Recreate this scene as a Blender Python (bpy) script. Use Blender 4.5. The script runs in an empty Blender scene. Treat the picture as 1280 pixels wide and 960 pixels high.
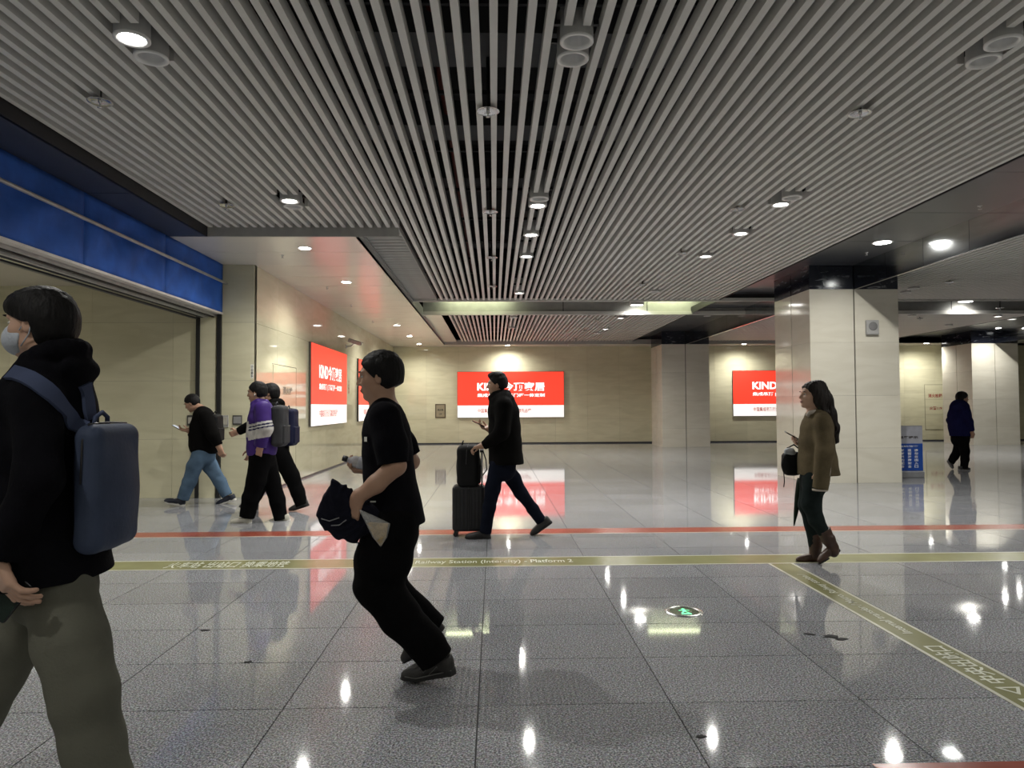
import bpy, math, random
import numpy as np
from mathutils import Vector, Matrix

# ------------------------------------------------------------------ camera, world, exposure
SC = bpy.context.scene
COL = SC.collection
FPX, CAMH = 885.0, 1.39
YAW, PITCH, ROLL = math.atan(22 / FPX), math.atan(28 / FPX), math.radians(0.30)
_fw = Vector((math.sin(YAW) * math.cos(PITCH), math.cos(YAW) * math.cos(PITCH), math.sin(PITCH)))
_r0 = Vector((math.cos(YAW), -math.sin(YAW), 0.0))
_u0 = _r0.cross(_fw)
_rt = _r0 * math.cos(ROLL) - _u0 * math.sin(ROLL)
_up = _u0 * math.cos(ROLL) + _r0 * math.sin(ROLL)
CAMP = Vector((0, 0, CAMH))
cam_data = bpy.data.cameras.new('camera')
cam_data.sensor_width = 36.0
cam_data.lens = FPX * 36.0 / 1280.0
cam_data.clip_start = 0.05
cam_data.clip_end = 200
cam = bpy.data.objects.new('camera', cam_data)
COL.objects.link(cam)
m3 = Matrix((_rt, _up, -_fw)).transposed()
cam.matrix_world = Matrix.Translation(CAMP) @ m3.to_4x4()
SC.camera = cam

world = bpy.data.worlds.new('world')
SC.world = world
world.use_nodes = True
world.node_tree.nodes['Background'].inputs[0].default_value = (0.5, 0.52, 0.5, 1)
world.node_tree.nodes['Background'].inputs[1].default_value = 0.0

SC.view_settings.view_transform = 'Standard'
SC.view_settings.look = 'None'
SC.view_settings.gamma = 1.0
SC.view_settings.use_curve_mapping = False
SC.view_settings.exposure = 0.8

# strength of the lamps of the hall, one number each
W_DOWN, W_SOFFIT, W_TUBE, W_PASSAGE = 105.0, 130.0, 4.0, 95.0
S_SIGN = 1.0


def ray(u, v):
    return _fw + _rt * ((u - 640.0) / FPX) + _up * ((480.0 - v) / FPX)


def onz(u, v, z):
    d = ray(u, v)
    return CAMP + d * ((z - CAMH) / d.z)


def ony(u, v, y):
    d = ray(u, v)
    return CAMP + d * (y / d.y)


def onx(u, v, x):
    d = ray(u, v)
    return CAMP + d * (x / d.x)


def in_view(p):
    d = Vector(p) - CAMP
    z = d.dot(_fw)
    if z <= .05: return False
    u, v = 640 + FPX * d.dot(_rt) / z, 480 - FPX * d.dot(_up) / z
    return -4 <= u <= 1284 and -4 <= v <= 964


# ------------------------------------------------------------------ object helpers
def tag(o, label=None, cat=None, group=None, kind=None):
    if label: o['label'] = label
    if cat: o['category'] = cat
    if group: o['group'] = group
    if kind: o['kind'] = kind
    return o


def empty(name, loc=(0, 0, 0), rz=0.0):
    o = bpy.data.objects.new(name, None)
    o.empty_display_size = 0.05
    COL.objects.link(o)
    o.location = loc
    o.rotation_euler = (0, 0, rz)
    return o


def mobj(name, me, parent=None, loc=None, mat=None):
    o = bpy.data.objects.new(name, me)
    COL.objects.link(o)
    if parent is not None: o.parent = parent
    if loc is not None: o.location = loc
    if mat is not None and not me.materials: me.materials.append(mat)
    return o


class MB:
    """collects shapes for ONE mesh"""

    def __init__(self):
        self.v, self.f = [], []

    def add(self, vs, fs):
        n = len(self.v)
        self.v += [tuple(p) for p in vs]
        self.f += [tuple(i + n for i in f) for f in fs]
        return self

    def box(self, x0, x1, y0, y1, z0, z1, M=None):
        vs = [Vector((x, y, z)) for z in (z0, z1) for y in (y0, y1) for x in (x0, x1)]
        if M is not None: vs = [M @ p for p in vs]
        return self.add(vs, [(0, 2, 3, 1), (4, 5, 7, 6), (0, 1, 5, 4), (2, 6, 7, 3), (0, 4, 6, 2), (1, 3, 7, 5)])

    def rbox(self, x0, x1, y0, y1, z0, z1, r, n=3, M=None):
        """box with rounded vertical (z) edges and softened top and bottom"""
        pts = []
        for cx, cy, a0 in ((x1 - r, y1 - r, 0), (x0 + r, y1 - r, 90), (x0 + r, y0 + r, 180), (x1 - r, y0 + r, 270)):
            for k in range(n + 1):
                a = math.radians(a0 + 90 * k / n)
                pts.append((cx, cy, math.cos(a), math.sin(a)))
        rings = []
        b = min(r, (z1 - z0) * .49) * .6
        for z, s in ((z0, r - b), (z0 + b * .3, r - b * .3), (z0 + b, r), (z1 - b, r), (z1 - b * .3, r - b * .3), (z1, r - b)):
            rings.append([Vector((cx + c * s, cy + q * s, z)) for cx, cy, c, q in pts])
        return self.rings(rings, M)

    def rings(self, rings, M=None, cap=True, close=True):
        n = len(rings[0])
        vs = [(M @ Vector(p)) if M is not None else Vector(p) for R in rings for p in R]
        fs = []
        for i in range(len(rings) - 1):
            for k in range(n if close else n - 1):
                a, b = i * n + k, i * n + (k + 1) % n
                fs.append((a, b, b + n, a + n))
        if cap:
            fs.append(tuple(range(n - 1, -1, -1)))
            fs.append(tuple((len(rings) - 1) * n + k for k in range(n)))
        return self.add(vs, fs)

    def lathe(self, prof, n=24, M=None, cap=True):
        return self.rings([[(r * math.cos(2 * math.pi * k / n), r * math.sin(2 * math.pi * k / n), z) for k in range(n)] for r, z in prof], M, cap)

    def tube(self, pts, rad, n=8, cap=True):
        pts = [Vector(p) for p in pts]
        if not isinstance(rad, (list, tuple)): rad = [rad] * len(pts)
        R, up = [], None
        for i, p in enumerate(pts):
            t = (pts[min(i + 1, len(pts) - 1)] - pts[max(i - 1, 0)]).normalized()
            if up is None:
                up = t.orthogonal().normalized()
            up = (up - t * up.dot(t)).normalized()
            sd = t.cross(up)
            R.append([p + (up * math.cos(2 * math.pi * k / n) + sd * math.sin(2 * math.pi * k / n)) * rad[i] for k in range(n)])
        return self.rings(R, cap=cap)

    def ribbon(self, pts, nrm, w, t):
        """flat strap along pts; nrm = face normal per point, w width, t thickness"""
        pts = [Vector(p) for p in pts]
        R = []
        for i, p in enumerate(pts):
            tg = (pts[min(i + 1, len(pts) - 1)] - pts[max(i - 1, 0)]).normalized()
            nn = Vector(nrm[i] if isinstance(nrm, list) else nrm)
            nn = (nn - tg * nn.dot(tg)).normalized()
            sd = tg.cross(nn)
            ww = w[i] if isinstance(w, list) else w
            R.append([p + sd * ww / 2 + nn * t / 2, p - sd * ww / 2 + nn * t / 2, p - sd * ww / 2 - nn * t / 2, p + sd * ww / 2 - nn * t / 2])
        return self.rings(R)

    def mesh(self, name, smooth=False):
        me = bpy.data.meshes.new(name)
        me.from_pydata(self.v, [], self.f)
        me.update()
        if smooth:
            me.polygons.foreach_set('use_smooth', [True] * len(me.polygons))
        return me

    def build(self, name, mat, parent=None, smooth=False, loc=None, angle=None):
        me = self.mesh(name, smooth or angle is not None)
        if angle is not None:
            try: me.set_sharp_from_angle(angle=math.radians(angle))
            except Exception: pass
        me.materials.append(mat)
        return mobj(name, me, parent, loc)


# ------------------------------------------------------------------ materials
MATS = {}


def new_mat(name):
    m = bpy.data.materials.new(name)
    m.use_nodes = True
    MATS[name] = m
    return m, m.node_tree, m.node_tree.nodes['Principled BSDF']


def plain(name, col, rough=0.5, metal=0.0, spec=0.5, noise=0.08, scale=8.0, bump=0.0, bscale=60.0, emit=None, estr=0.0, coat=0.0, stretch=None):
    m, nt, b = new_mat(name)
    b.inputs['Roughness'].default_value = rough
    b.inputs['Metallic'].default_value = metal
    b.inputs['Specular IOR Level'].default_value = spec
    b.inputs['Coat Weight'].default_value = coat
    tc = nt.nodes.new('ShaderNodeTexCoord')
    src = tc.outputs['Object']
    if stretch:
        mp = nt.nodes.new('ShaderNodeMapping')
        mp.inputs['Scale'].default_value = stretch
        nt.links.new(src, mp.inputs[0])
        src = mp.outputs[0]
    n = nt.nodes.new('ShaderNodeTexNoise')
    n.inputs['Scale'].default_value = scale
    n.inputs['Detail'].default_value = 4
    nt.links.new(src, n.inputs['Vector'])
    r = nt.nodes.new('ShaderNodeValToRGB')
    c = Vector(col)
    r.color_ramp.elements[0].color = (*[max(0, x * (1 - noise)) for x in c], 1)
    r.color_ramp.elements[1].color = (*[min(1, x * (1 + noise)) for x in c], 1)
    r.color_ramp.elements[0].position = .3
    r.color_ramp.elements[1].position = .7
    nt.links.new(n.outputs['Fac'], r.inputs[0])
    nt.links.new(r.outputs[0], b.inputs['Base Color'])
    if bump:
        n2 = nt.nodes.new('ShaderNodeTexNoise')
        n2.inputs['Scale'].default_value = bscale
        n2.inputs['Detail'].default_value = 3
        nt.links.new(src, n2.inputs['Vector'])
        bp = nt.nodes.new('ShaderNodeBump')
        bp.inputs['Strength'].default_value = bump
        bp.inputs['Distance'].default_value = .01
        nt.links.new(n2.outputs['Fac'], bp.inputs['Height'])
        nt.links.new(bp.outputs[0], b.inputs['Normal'])
    if emit:
        b.inputs['Emission Color'].default_value = (*emit, 1)
        b.inputs['Emission Strength'].default_value = estr
    return m


def srgb(r, g, b):
    f = lambda c: c / 12.92 if c <= .04045 else ((c + .055) / 1.055) ** 2.4
    return (f(r / 255), f(g / 255), f(b / 255))


def granite():
    m, nt, b = new_mat('granite')
    geo = nt.nodes.new('ShaderNodeNewGeometry')
    info = nt.nodes.new('ShaderNodeObjectInfo')
    n1 = nt.nodes.new('ShaderNodeTexNoise'); n1.inputs['Scale'].default_value = 115; n1.inputs['Detail'].default_value = 3
    n1.inputs['Roughness'].default_value = .75
    v1 = nt.nodes.new('ShaderNodeTexVoronoi'); v1.inputs['Scale'].default_value = 125
    n2 = nt.nodes.new('ShaderNodeTexNoise'); n2.inputs['Scale'].default_value = 1.3; n2.inputs['Detail'].default_value = 4
    for n in (n1, v1, n2): nt.links.new(geo.outputs['Position'], n.inputs['Vector'])
    r = nt.nodes.new('ShaderNodeValToRGB')
    e = r.color_ramp.elements
    e[0].position = .32; e[0].color = (.030, .034, .042, 1)
    e[1].position = .70; e[1].color = (.74, .78, .86, 1)
    x = e.new(.45); x.color = (.150, .160, .185, 1)
    x = e.new(.56); x.color = (.35, .37, .415, 1)
    nt.links.new(n1.outputs['Fac'], r.inputs[0])
    mix = nt.nodes.new('ShaderNodeMix'); mix.data_type = 'RGBA'; mix.blend_type = 'OVERLAY'; mix.inputs[0].default_value = .22
    nt.links.new(r.outputs[0], mix.inputs[6]); nt.links.new(v1.outputs['Color'], mix.inputs[7])
    hs = nt.nodes.new('ShaderNodeHueSaturation'); hs.inputs['Saturation'].default_value = .45
    nt.links.new(mix.outputs[2], hs.inputs['Color'])
    mr = nt.nodes.new('ShaderNodeMapRange'); mr.inputs[3].default_value = .86; mr.inputs[4].default_value = 1.14
    nt.links.new(n2.outputs['Fac'], mr.inputs[0])
    mr2 = nt.nodes.new('ShaderNodeMapRange'); mr2.inputs[3].default_value = .93; mr2.inputs[4].default_value = 1.07
    nt.links.new(info.outputs['Random'], mr2.inputs[0])
    mu = nt.nodes.new('ShaderNodeMath'); mu.operation = 'MULTIPLY'
    nt.links.new(mr.outputs[0], mu.inputs[0]); nt.links.new(mr2.outputs[0], mu.inputs[1])
    nt.links.new(mu.outputs[0], hs.inputs['Value'])
    nt.links.new(hs.outputs[0], b.inputs['Base Color'])
    mr3 = nt.nodes.new('ShaderNodeMapRange'); mr3.inputs[3].default_value = .03; mr3.inputs[4].default_value = .07
    nt.links.new(n2.outputs['Fac'], mr3.inputs[0]); nt.links.new(mr3.outputs[0], b.inputs['Roughness'])
    b.inputs['IOR'].default_value = 1.52
    return m


def marble(name, base, vein, rough=.09, scale=2.2, strength=.5, ior=1.5):
    m, nt, b = new_mat(name)
    geo = nt.nodes.new('ShaderNodeNewGeometry')
    info = nt.nodes.new('ShaderNodeObjectInfo')
    mp = nt.nodes.new('ShaderNodeMapping'); mp.inputs['Scale'].default_value = (.55, .55, 2.4)
    nt.links.new(geo.outputs['Position'], mp.inputs[0])
    n = nt.nodes.new('ShaderNodeTexNoise'); n.inputs['Scale'].default_value = scale; n.inputs['Detail'].default_value = 6; n.inputs['Distortion'].default_value = .8
    nt.links.new(mp.outputs[0], n.inputs['Vector'])
    r = nt.nodes.new('ShaderNodeValToRGB')
    r.color_ramp.elements[0].position = .28; r.color_ramp.elements[0].color = (*vein, 1)
    r.color_ramp.elements[1].position = .62; r.color_ramp.elements[1].color = (*base, 1)
    nt.links.new(n.outputs['Fac'], r.inputs[0])
    hs = nt.nodes.new('ShaderNodeHueSaturation')
    mr2 = nt.nodes.new('ShaderNodeMapRange'); mr2.inputs[3].default_value = .95; mr2.inputs[4].default_value = 1.05
    nt.links.new(info.outputs['Random'], mr2.inputs[0]); nt.links.new(mr2.outputs[0], hs.inputs['Value'])
    nt.links.new(r.outputs[0], hs.inputs['Color']); nt.links.new(hs.outputs[0], b.inputs['Base Color'])
    b.inputs['Roughness'].default_value = rough
    b.inputs['IOR'].default_value = ior
    return m


def emitter(name, col, s):
    m, nt, b = new_mat(name)
    b.inputs['Base Color'].default_value = (*col, 1)
    b.inputs['Emission Color'].default_value = (*col, 1)
    b.inputs['Emission Strength'].default_value = s
    b.inputs['Roughness'].default_value = .3
    return m


GRANITE = granite()
GROUT = plain('grout', (.03, .03, .032), .8)
WGROUT = plain('wall_grout', (.30, .28, .20), .7)
CREAM = marble('cream_marble', (.655, .625, .445), (.575, .545, .375), rough=.05)
COLM = marble('column_marble', (.66, .635, .54), (.60, .57, .475), rough=.08)
DARKM = marble('dark_marble', (.010, .012, .020), (.20, .21, .23), rough=.12, scale=7.0)
DARKM.node_tree.nodes['Color Ramp'].color_ramp.elements[0].position = .30
DARKM.node_tree.nodes['Color Ramp'].color_ramp.elements[1].position = .40
SLATM = plain('slat_paint', (.62, .61, .575), .5, noise=.05, scale=3)
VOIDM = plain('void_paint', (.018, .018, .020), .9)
DUCTM = plain('duct_metal', (.10, .105, .11), .6, .3)
PIPEM = plain('red_pipe', (.12, .02, .015), .6)
WHITEP = plain('white_panel', (.70, .66, .58), .22, noise=.03, scale=2)
GREYP = plain('grey_panel', (.36, .36, .34), .5)
DARKP = plain('dark_panel', (.035, .038, .048), .35, noise=.1, scale=2)
DARKP2 = plain('charcoal_panel', (.048, .051, .060), .3, noise=.1, scale=2)
BLACK = plain('black_plastic', (.012, .012, .013), .5)
STEEL = plain('brushed_steel', (.60, .625, .63), .11, 1.0, noise=.14, scale=3, stretch=(1, .6, 3))
CHROME = plain('chrome', (.62, .62, .62), .2, 1.0, noise=.05)
GALV = plain('galvanised_steel', (.55, .55, .54), .4, .6, noise=.12)
BLUEF = plain('blue_fabric', (.018, .10, .44), .75, noise=.22, scale=3.5, bump=.25, bscale=14)
LAMPON = emitter('lamp_lit', (1.0, .985, .94), 15)
TUBEON = emitter('tube_lit', (.93, 1.0, .62), 8)
LOUVRE = plain('louvre_paint', (.27, .275, .26), .5)
REFLECTOR = plain('reflector', (.72, .72, .72), .35, .3, noise=.05)
LAMPBODY = plain('lamp_body', (.45, .45, .44), .45, noise=.05)
# ------------------------------------------------------------------ dimensions of the hall (metres)
XL, XO = -3.75, -4.29            # left wall, line of the shutter
YP, YB = 11.13, 26.5             # near end of left wall, back wall
ZS, ZL, ZD = 3.63, 3.75, 3.88    # soffit, underside of slats, dark soffit
YF = 9.3                         # where the white soffit starts
XI, XG = -1.80, -1.25            # inner edge of soffit, inner edge of louvre
XR, XF = 5.04, 6.42              # right edge of slats, steel fascia
Y1, Y2, Y3 = 15.7, 17.95, 25.6   # slat field ends, next field, its end
ZB = 3.45                        # bottom of fascia
ZV = 4.9                         # underside of slab
YN = -7.0                        # near end of the hall behind the camera
XE = 24.0

# ------------------------------------------------------------------ floor
flo = MB().box(-10, XE, YN, YB + .1, -.2, -.003).build('floor', GROUT)
tag(flo, 'polished grey granite floor of the hall', kind='structure')
TW, TD, GAP = .9, .6, .0065
tx0 = onz(887, 960, 0).x
ty0 = onz(835, 878.5, 0).y
nx0, nx1 = math.floor((-10 - tx0) / TW), math.ceil((XE - tx0) / TW)
ny0, ny1 = math.floor((YN - ty0) / TD), math.ceil((YB - ty0) / TD)
tile_me = MB().box(GAP / 2, TW - GAP / 2, GAP / 2, TD - GAP / 2, -.012, 0).mesh('tile')
tile_me.materials.append(GRANITE)
cand, rest = [], []
for i in range(nx0, nx1):
    for j in range(ny0, ny1):
        x, y = tx0 + i * TW, ty0 + j * TD
        if x < -10 or x + TW > XE or y + TD > YB + .05: continue
        cx, cy = x + TW / 2, y + TD / 2
        vis = cy > 2.2 and abs(cx + .0) < .80 * cy + .6
        (cand if vis else rest).append((cy * cy + cx * cx * .2, x, y))
cand.sort()
for _, x, y in cand[:300]:
    mobj('tile', tile_me, flo, (x, y, 0))
mb = MB()
for _, x, y in cand[300:] + rest:
    mb.box(x + GAP / 2, x + TW - GAP / 2, y + GAP / 2, y + TD - GAP / 2, -.012, 0)
tag(mb.build('tile_field', GRANITE, flo), kind='stuff')

# ------------------------------------------------------------------ walls
def slab_wall(name, label, axis, c, a0, a1, z1, step, rows, mat, face):
    """wall clad in marble slabs. axis 'x': wall in plane X=c running along Y; 'y': plane Y=c along X. face = +-1 side shown"""
    t = .12
    if axis == 'x':
        w = MB().box(c - t, c - .012, a0 + .02, a1, 0, z1) if face > 0 else MB().box(c + .012, c + t, a0, a1, 0, z1)
    else:
        w = MB().box(a0, a1, c + .012, c + t, 0, z1) if face < 0 else MB().box(a0, a1, c - t, c - .012, 0, z1)
    o = tag(w.build(name, WGROUT), label, kind='structure')
    n = max(1, round((a1 - a0) / step)); s = (a1 - a0) / n
    g = .0015
    zs = [0]
    for k in range(rows): zs.append(z1 * (k + 1) / rows)
    for k in range(rows):
        h = zs[k + 1] - zs[k]
        if axis == 'x': me = MB().box(-.012 if face > 0 else 0, 0 if face > 0 else .012, g, s - g, g, h - g).mesh('slab')
        else: me = MB().box(g, s - g, 0 if face < 0 else -.012, .012 if face < 0 else 0, g, h - g).mesh('slab')
        me.materials.append(mat)
        for i in range(n):
            mobj('slab', me, o, (c, a0 + i * s, zs[k]) if axis == 'x' else (a0 + i * s, c, zs[k]))
    return o


w_back = slab_wall('wall_back', 'cream marble wall at the far end of the hall', 'y', YB, XL, XE, ZS, 1.2, 4, CREAM, -1)
w_left = slab_wall('wall_left', 'cream marble wall with red light boxes', 'x', XL, YP, YB, ZS, 1.2, 4, CREAM, 1)
w_pass = slab_wall('wall_passage', 'cream marble wall facing the shutter opening', 'y', YP, -10, XL, ZS, 1.2, 4, CREAM, -1)
for nm, args in (('wall_right', (XE, XE + .1, YN, YB, 0, ZV)), ('wall_near', (-10, XE, YN - .1, YN, 0, ZV)), ('wall_passage_end', (-10.1, -10, YN, YP, 0, ZV))):
    tag(MB().box(*args).build(nm, CREAM), 'plain cream wall', kind='structure')


def column(x0, x1, y0, y1, label):
    o = MB().box(x0 + .03, x1 - .03, y0 + .03, y1 - .03, 0, ZD + .05).build('column', GROUT)
    tag(o, label, 'column', 'marble clad columns')
    xm, ym, g = (x0 + x1) / 2, (y0 + y1) / 2, .012
    zs = [0, .62, 1.55, 2.5, ZB]
    t = .03
    for a0, a1, fx in ((x0, xm - g, 0), (xm + g, x1, 0), (y0, ym - g, 1), (ym + g, y1, 1)):
        for k in range(4):
            z0, z1 = zs[k] + .001, zs[k + 1] - .001
            for side in (0, 1):
                if fx == 0:
                    yy = (y0, y0 + t) if side == 0 else (y1 - t, y1)
                    MB().box(a0, a1, yy[0], yy[1], z0, z1).build('slab', COLM, o)
                else:
                    xx = (x0, x0 + t) if side == 0 else (x1 - t, x1)
                    MB().box(xx[0], xx[1], a0 + (t if a0 == y0 else 0), a1 - (t if a1 == y1 else 0), z0, z1).build('slab', COLM, o)
    for a0, a1 in ((x0, xm - g), (xm + g, x1)):
        MB().box(a0, a1, y0 - .002, y0 + t, ZB, ZD).build('capital_slab', DARKM, o)
        MB().box(a0, a1, y1 - t, y1 + .002, ZB, ZD).build('capital_slab', DARKM, o)
    for a0, a1 in ((y0 + t, ym - g), (ym + g, y1 - t)):
        MB().box(x0 - .002, x0 + t, a0, a1, ZB, ZD).build('capital_slab', DARKM, o)
        MB().box(x1 - t, x1 + .002, a0, a1, ZB, ZD).build('capital_slab', DARKM, o)
    return o


CX0, CX1 = 5.62, 7.22
column(CX0, CX1, 12.43, 14.0, 'broad marble clad column with a wall speaker on its face')
column(CX0, CX1, 23.6, 25.2, 'marble clad column beside the red light box on the back wall')
column(16.2, 17.8, 23.6, 25.2, 'marble clad column beside the door with red lettering')

# ------------------------------------------------------------------ ceiling
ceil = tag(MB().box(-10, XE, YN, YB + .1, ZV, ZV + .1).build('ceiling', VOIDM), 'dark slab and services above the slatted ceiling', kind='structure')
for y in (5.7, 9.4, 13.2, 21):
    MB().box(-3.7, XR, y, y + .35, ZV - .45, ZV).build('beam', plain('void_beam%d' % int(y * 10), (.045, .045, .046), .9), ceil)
MB().box(-.9, 1.6, 5.15, 5.68, ZV - .75, ZV - .35).build('air_duct', DUCTM, ceil)
MB().box(-3.6, 4.9, 7.0, 7.4, ZV - .7, ZV - .45).build('air_duct', DUCTM, ceil)
MB().tube([(-.45, 4.2, 4.35), (-.45, 15.5, 4.35)], .05, 8).build('water_pipe', PIPEM, ceil, smooth=True)
for y in np.arange(3.0, 15.6, 1.25):
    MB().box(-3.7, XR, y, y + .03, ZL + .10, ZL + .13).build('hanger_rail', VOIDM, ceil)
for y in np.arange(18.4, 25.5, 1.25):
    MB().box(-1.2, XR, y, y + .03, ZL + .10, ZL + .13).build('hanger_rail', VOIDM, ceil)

SW, SH, SP = .050, .095, .1157
xs0 = onz(617, 20, ZL).x
LAMPS = []        # (x, y, lit)


def slats(xa, xb, ya, yb, holes):
    k0, k1 = math.ceil((xa + .03 - xs0) / SP), math.floor((xb - .03 - xs0) / SP)
    cache = {}
    for k in range(k0, k1 + 1):
        x = xs0 + k * SP
        y0, y1 = ya, yb
        if callable(y1): y1 = y1(x)
        segs = [(y0, y1)]
        for hx, hy, hr in holes:
            if abs(x - hx) < hr + .02:
                out = []
                for a, b in segs:
                    if hy + hr < a or hy - hr > b: out.append((a, b)); continue
                    if hy - hr - a > .05: out.append((a, hy - hr))
                    if b - hy - hr > .05: out.append((hy + hr, b))
                segs = out
        for a, b in segs:
            key = round(b - a, 3)
            if key not in cache:
                cache[key] = MB().box(-SW / 2, SW / 2, 0, b - a, 0, SH).mesh('slat')
                cache[key].materials.append(SLATM)
            mobj('slat', cache[key], ceil, (x, a, ZL))


# downlights between the slats: pairs along the hall
ZLAMP = ZL - .035
pairs = []
for (u, v, u2, v2, l1, l2) in ((165, 48, 189, 72, 1, 0), (721, 51, 716, 73, 0, 0), (1254, 53, 1230, 76, 0, 0),
                             (362, 251, 366, 257.5, 1, 0), (672, 257, 674, 248.5, 1, 0), (976, 255.5, 990, 247, 1, 0)):
    a, b = onz(u, v, ZLAMP), onz(u2, v2, ZLAMP)
    if abs(b.y - a.y) < .22: b.y = a.y + math.copysign(.225, b.y - a.y)
    LAMPS += [(a.x, a.y, l1), (b.x, b.y, l2)]
for (u, v, l) in ((664, 293.5, 1), (926, 292, 1), (658, 320.5, 1), (882, 320.5, 1), (649, 366.5, 1), (818, 365, 0)):
    a = onz(u, v, ZLAMP)
    LAMPS.append((a.x, a.y, l))
LAMPS2 = []
for (u, v, l) in ((776, 397.5, 1), (756.5, 411.5, 1), (642, 397, 0), (639.5, 410, 0), (747, 417, 0)):
    a = onz(u, v, ZLAMP)
    LAMPS2.append((a.x, a.y, l))
for y in (.9, -2.6, -5.6):                       # unseen lamp rows added behind the photographer to light the foreground
    for x in (-2.27, .52, 3.22):
        LAMPS.append((x, y, 1 if (y < 0 or x < 0) else 0)); LAMPS.append((x, y + .235, 0))
holes = [(x, y, .115) for x, y, _ in LAMPS]
slats(XL, XR, YN, lambda x: YF if x < XG + .02 else Y1, holes)
slats(XG, XR, Y2, Y3, [(x, y, .115) for x, y, _ in LAMPS2])
LAMPS3 = []
for (u, v, l) in ((1132, 366, 0), (1142, 361, 0), (1247, 395.5, 1), (1265, 399, 1), (1186, 407, 0), (1140, 395, 0)):
    a = onz(u, v, ZLAMP)
    LAMPS3.append((a.x, a.y, l))
for y in (1.2, 5.2, 9.2): LAMPS3.append((8.9, y, 1)); LAMPS3.append((12.2, y, 1))
slats(7.0, 14.3, YN, Y1, [])
slats(7.0, 14.3, Y2, Y3, [])

# left soffits, louvre panel, frames
def soffit(name, label, x0, x1, ys, z, mat, g=.010):
    o = tag(MB().box(x0, x1, ys[0], ys[-1], z + .012, z + .03).build(name, BLACK), label, kind='structure')
    for a, b in zip(ys[:-1], ys[1:]):
        MB().box(x0, x1, a + g / 2, b - g / 2, z, z + .012).build('soffit_panel', mat, o)
    return o


so = soffit('soffit_left', 'white panelled soffit along the left wall', XO - .02, XI, [YF] + list(np.arange(10.25, 26.4, .95)) + [YB], ZS, WHITEP)
MB().box(XO, XG, YF - .02, YF, ZS, ZL + .1).build('soffit_edge', GREYP, so)
MB().box(XI - .02, XI, YF, YB, ZS, ZL + .15).build('soffit_edge', GREYP, so)
sd = soffit('soffit_dark_left', 'dark panelled soffit above the blue shutter cover', XO - .02, XL, list(np.arange(YN, YF - 1, 2.4)) + [YF - .01], ZS, DARKP)
MB().box(XL - .02, XL + .01, YN, YF - .02, ZS, ZL + .1).build('soffit_edge', BLACK, sd)
sb = soffit('soffit_back', 'cream panelled soffit along the back wall', XI, XE, [Y3, YB], ZS, WHITEP)
MB().box(XI, 14.3, Y3 - .01, Y3 + .01, ZS, ZL + .06).build('soffit_edge', GREYP, sb)
sr = soffit('soffit_dark_right', 'dark panelled soffit beside the steel fascia', XR, XF, list(np.arange(YN, YB - 1, 1.6)) + [YB], ZD, DARKP2)
MB().box(XR - .005, XR + .012, YN, Y3, ZL - .005, ZD + .02).build('soffit_edge', BLACK, sr)
sr2 = soffit('soffit_dark_far', 'dark soffit above the farther column', 14.3, 17.0, list(np.arange(YN, YB - 1, 1.6)) + [YB], ZD, DARKP2)
MB().box(14.29, 14.31, YN, Y3, ZL - .005, ZD + .02).build('soffit_edge', BLACK, sr2)
tag(MB().box(17.0, XE, YN, YB, ZS, ZS + .02).build('soffit_right_end', WHITEP), 'plain soffit past the farther column', kind='structure')
tag(MB().box(XF + .03, 7.0, YN, YB, ZL + .02, ZL + .05).build('soffit_fascia_back', DARKP2), 'dark strip behind the fascia', kind='structure')
tag(MB().box(-10, XO - .4, YN, YP, 3.3, 3.33).build('ceiling_passage', WHITEP), 'white ceiling inside the shutter opening', kind='structure')

# steel fascia in panels
fa = tag(MB().box(XF + .012, XF + .03, YN, YB, ZB, ZD).build('trim_1', BLACK), 'brushed steel fascia hanging from the dark soffit', kind='structure')
ys = [12.43 - 1.03 * k for k in range(18, -1, -1)] + [14.0 + 1.07 * k for k in range(10)] + [25.2, YB]
ys = sorted(set(round(y, 3) for y in ys))
for a, b in zip(ys[:-1], ys[1:]):
    MB().box(XF, XF + .012, a + .004, b - .004, ZB, ZD).build('fascia_panel', STEEL, fa)
MB().box(XF - .006, XF + .03, YN, YB, ZB - .006, ZB).build('fascia_edge', CHROME, fa)
fa2 = tag(MB().box(17.0, 17.03, YN, YB, ZB, ZD).build('trim_2', STEEL), 'steel fascia by the farther column', kind='structure')

# louvre panel
lv = tag(MB().box(XI, XI + .02, YF, Y1, ZL - .01, ZL + .06).build('trim_3', LOUVRE), 'grey louvred air grille in the ceiling', kind='structure')
MB().box(XG - .02, XG, YF, Y1, ZL - .01, ZL + .06).build('louvre_frame', LOUVRE, lv)
bl = MB().box(XI + .02, XG - .02, -.055, .055, -.004, .004, Matrix.Rotation(math.radians(-6), 4, 'X')).mesh('louvre_blade')
bl.materials.append(LOUVRE)
for y in np.arange(YF + .08, Y1 - .05, .19):
    mobj('louvre_blade', bl, lv, (0, y, ZL + .02))
MB().box(XI, XG, YF, Y1, ZL + .12, ZL + .13).build('louvre_back', VOIDM, lv)

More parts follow.
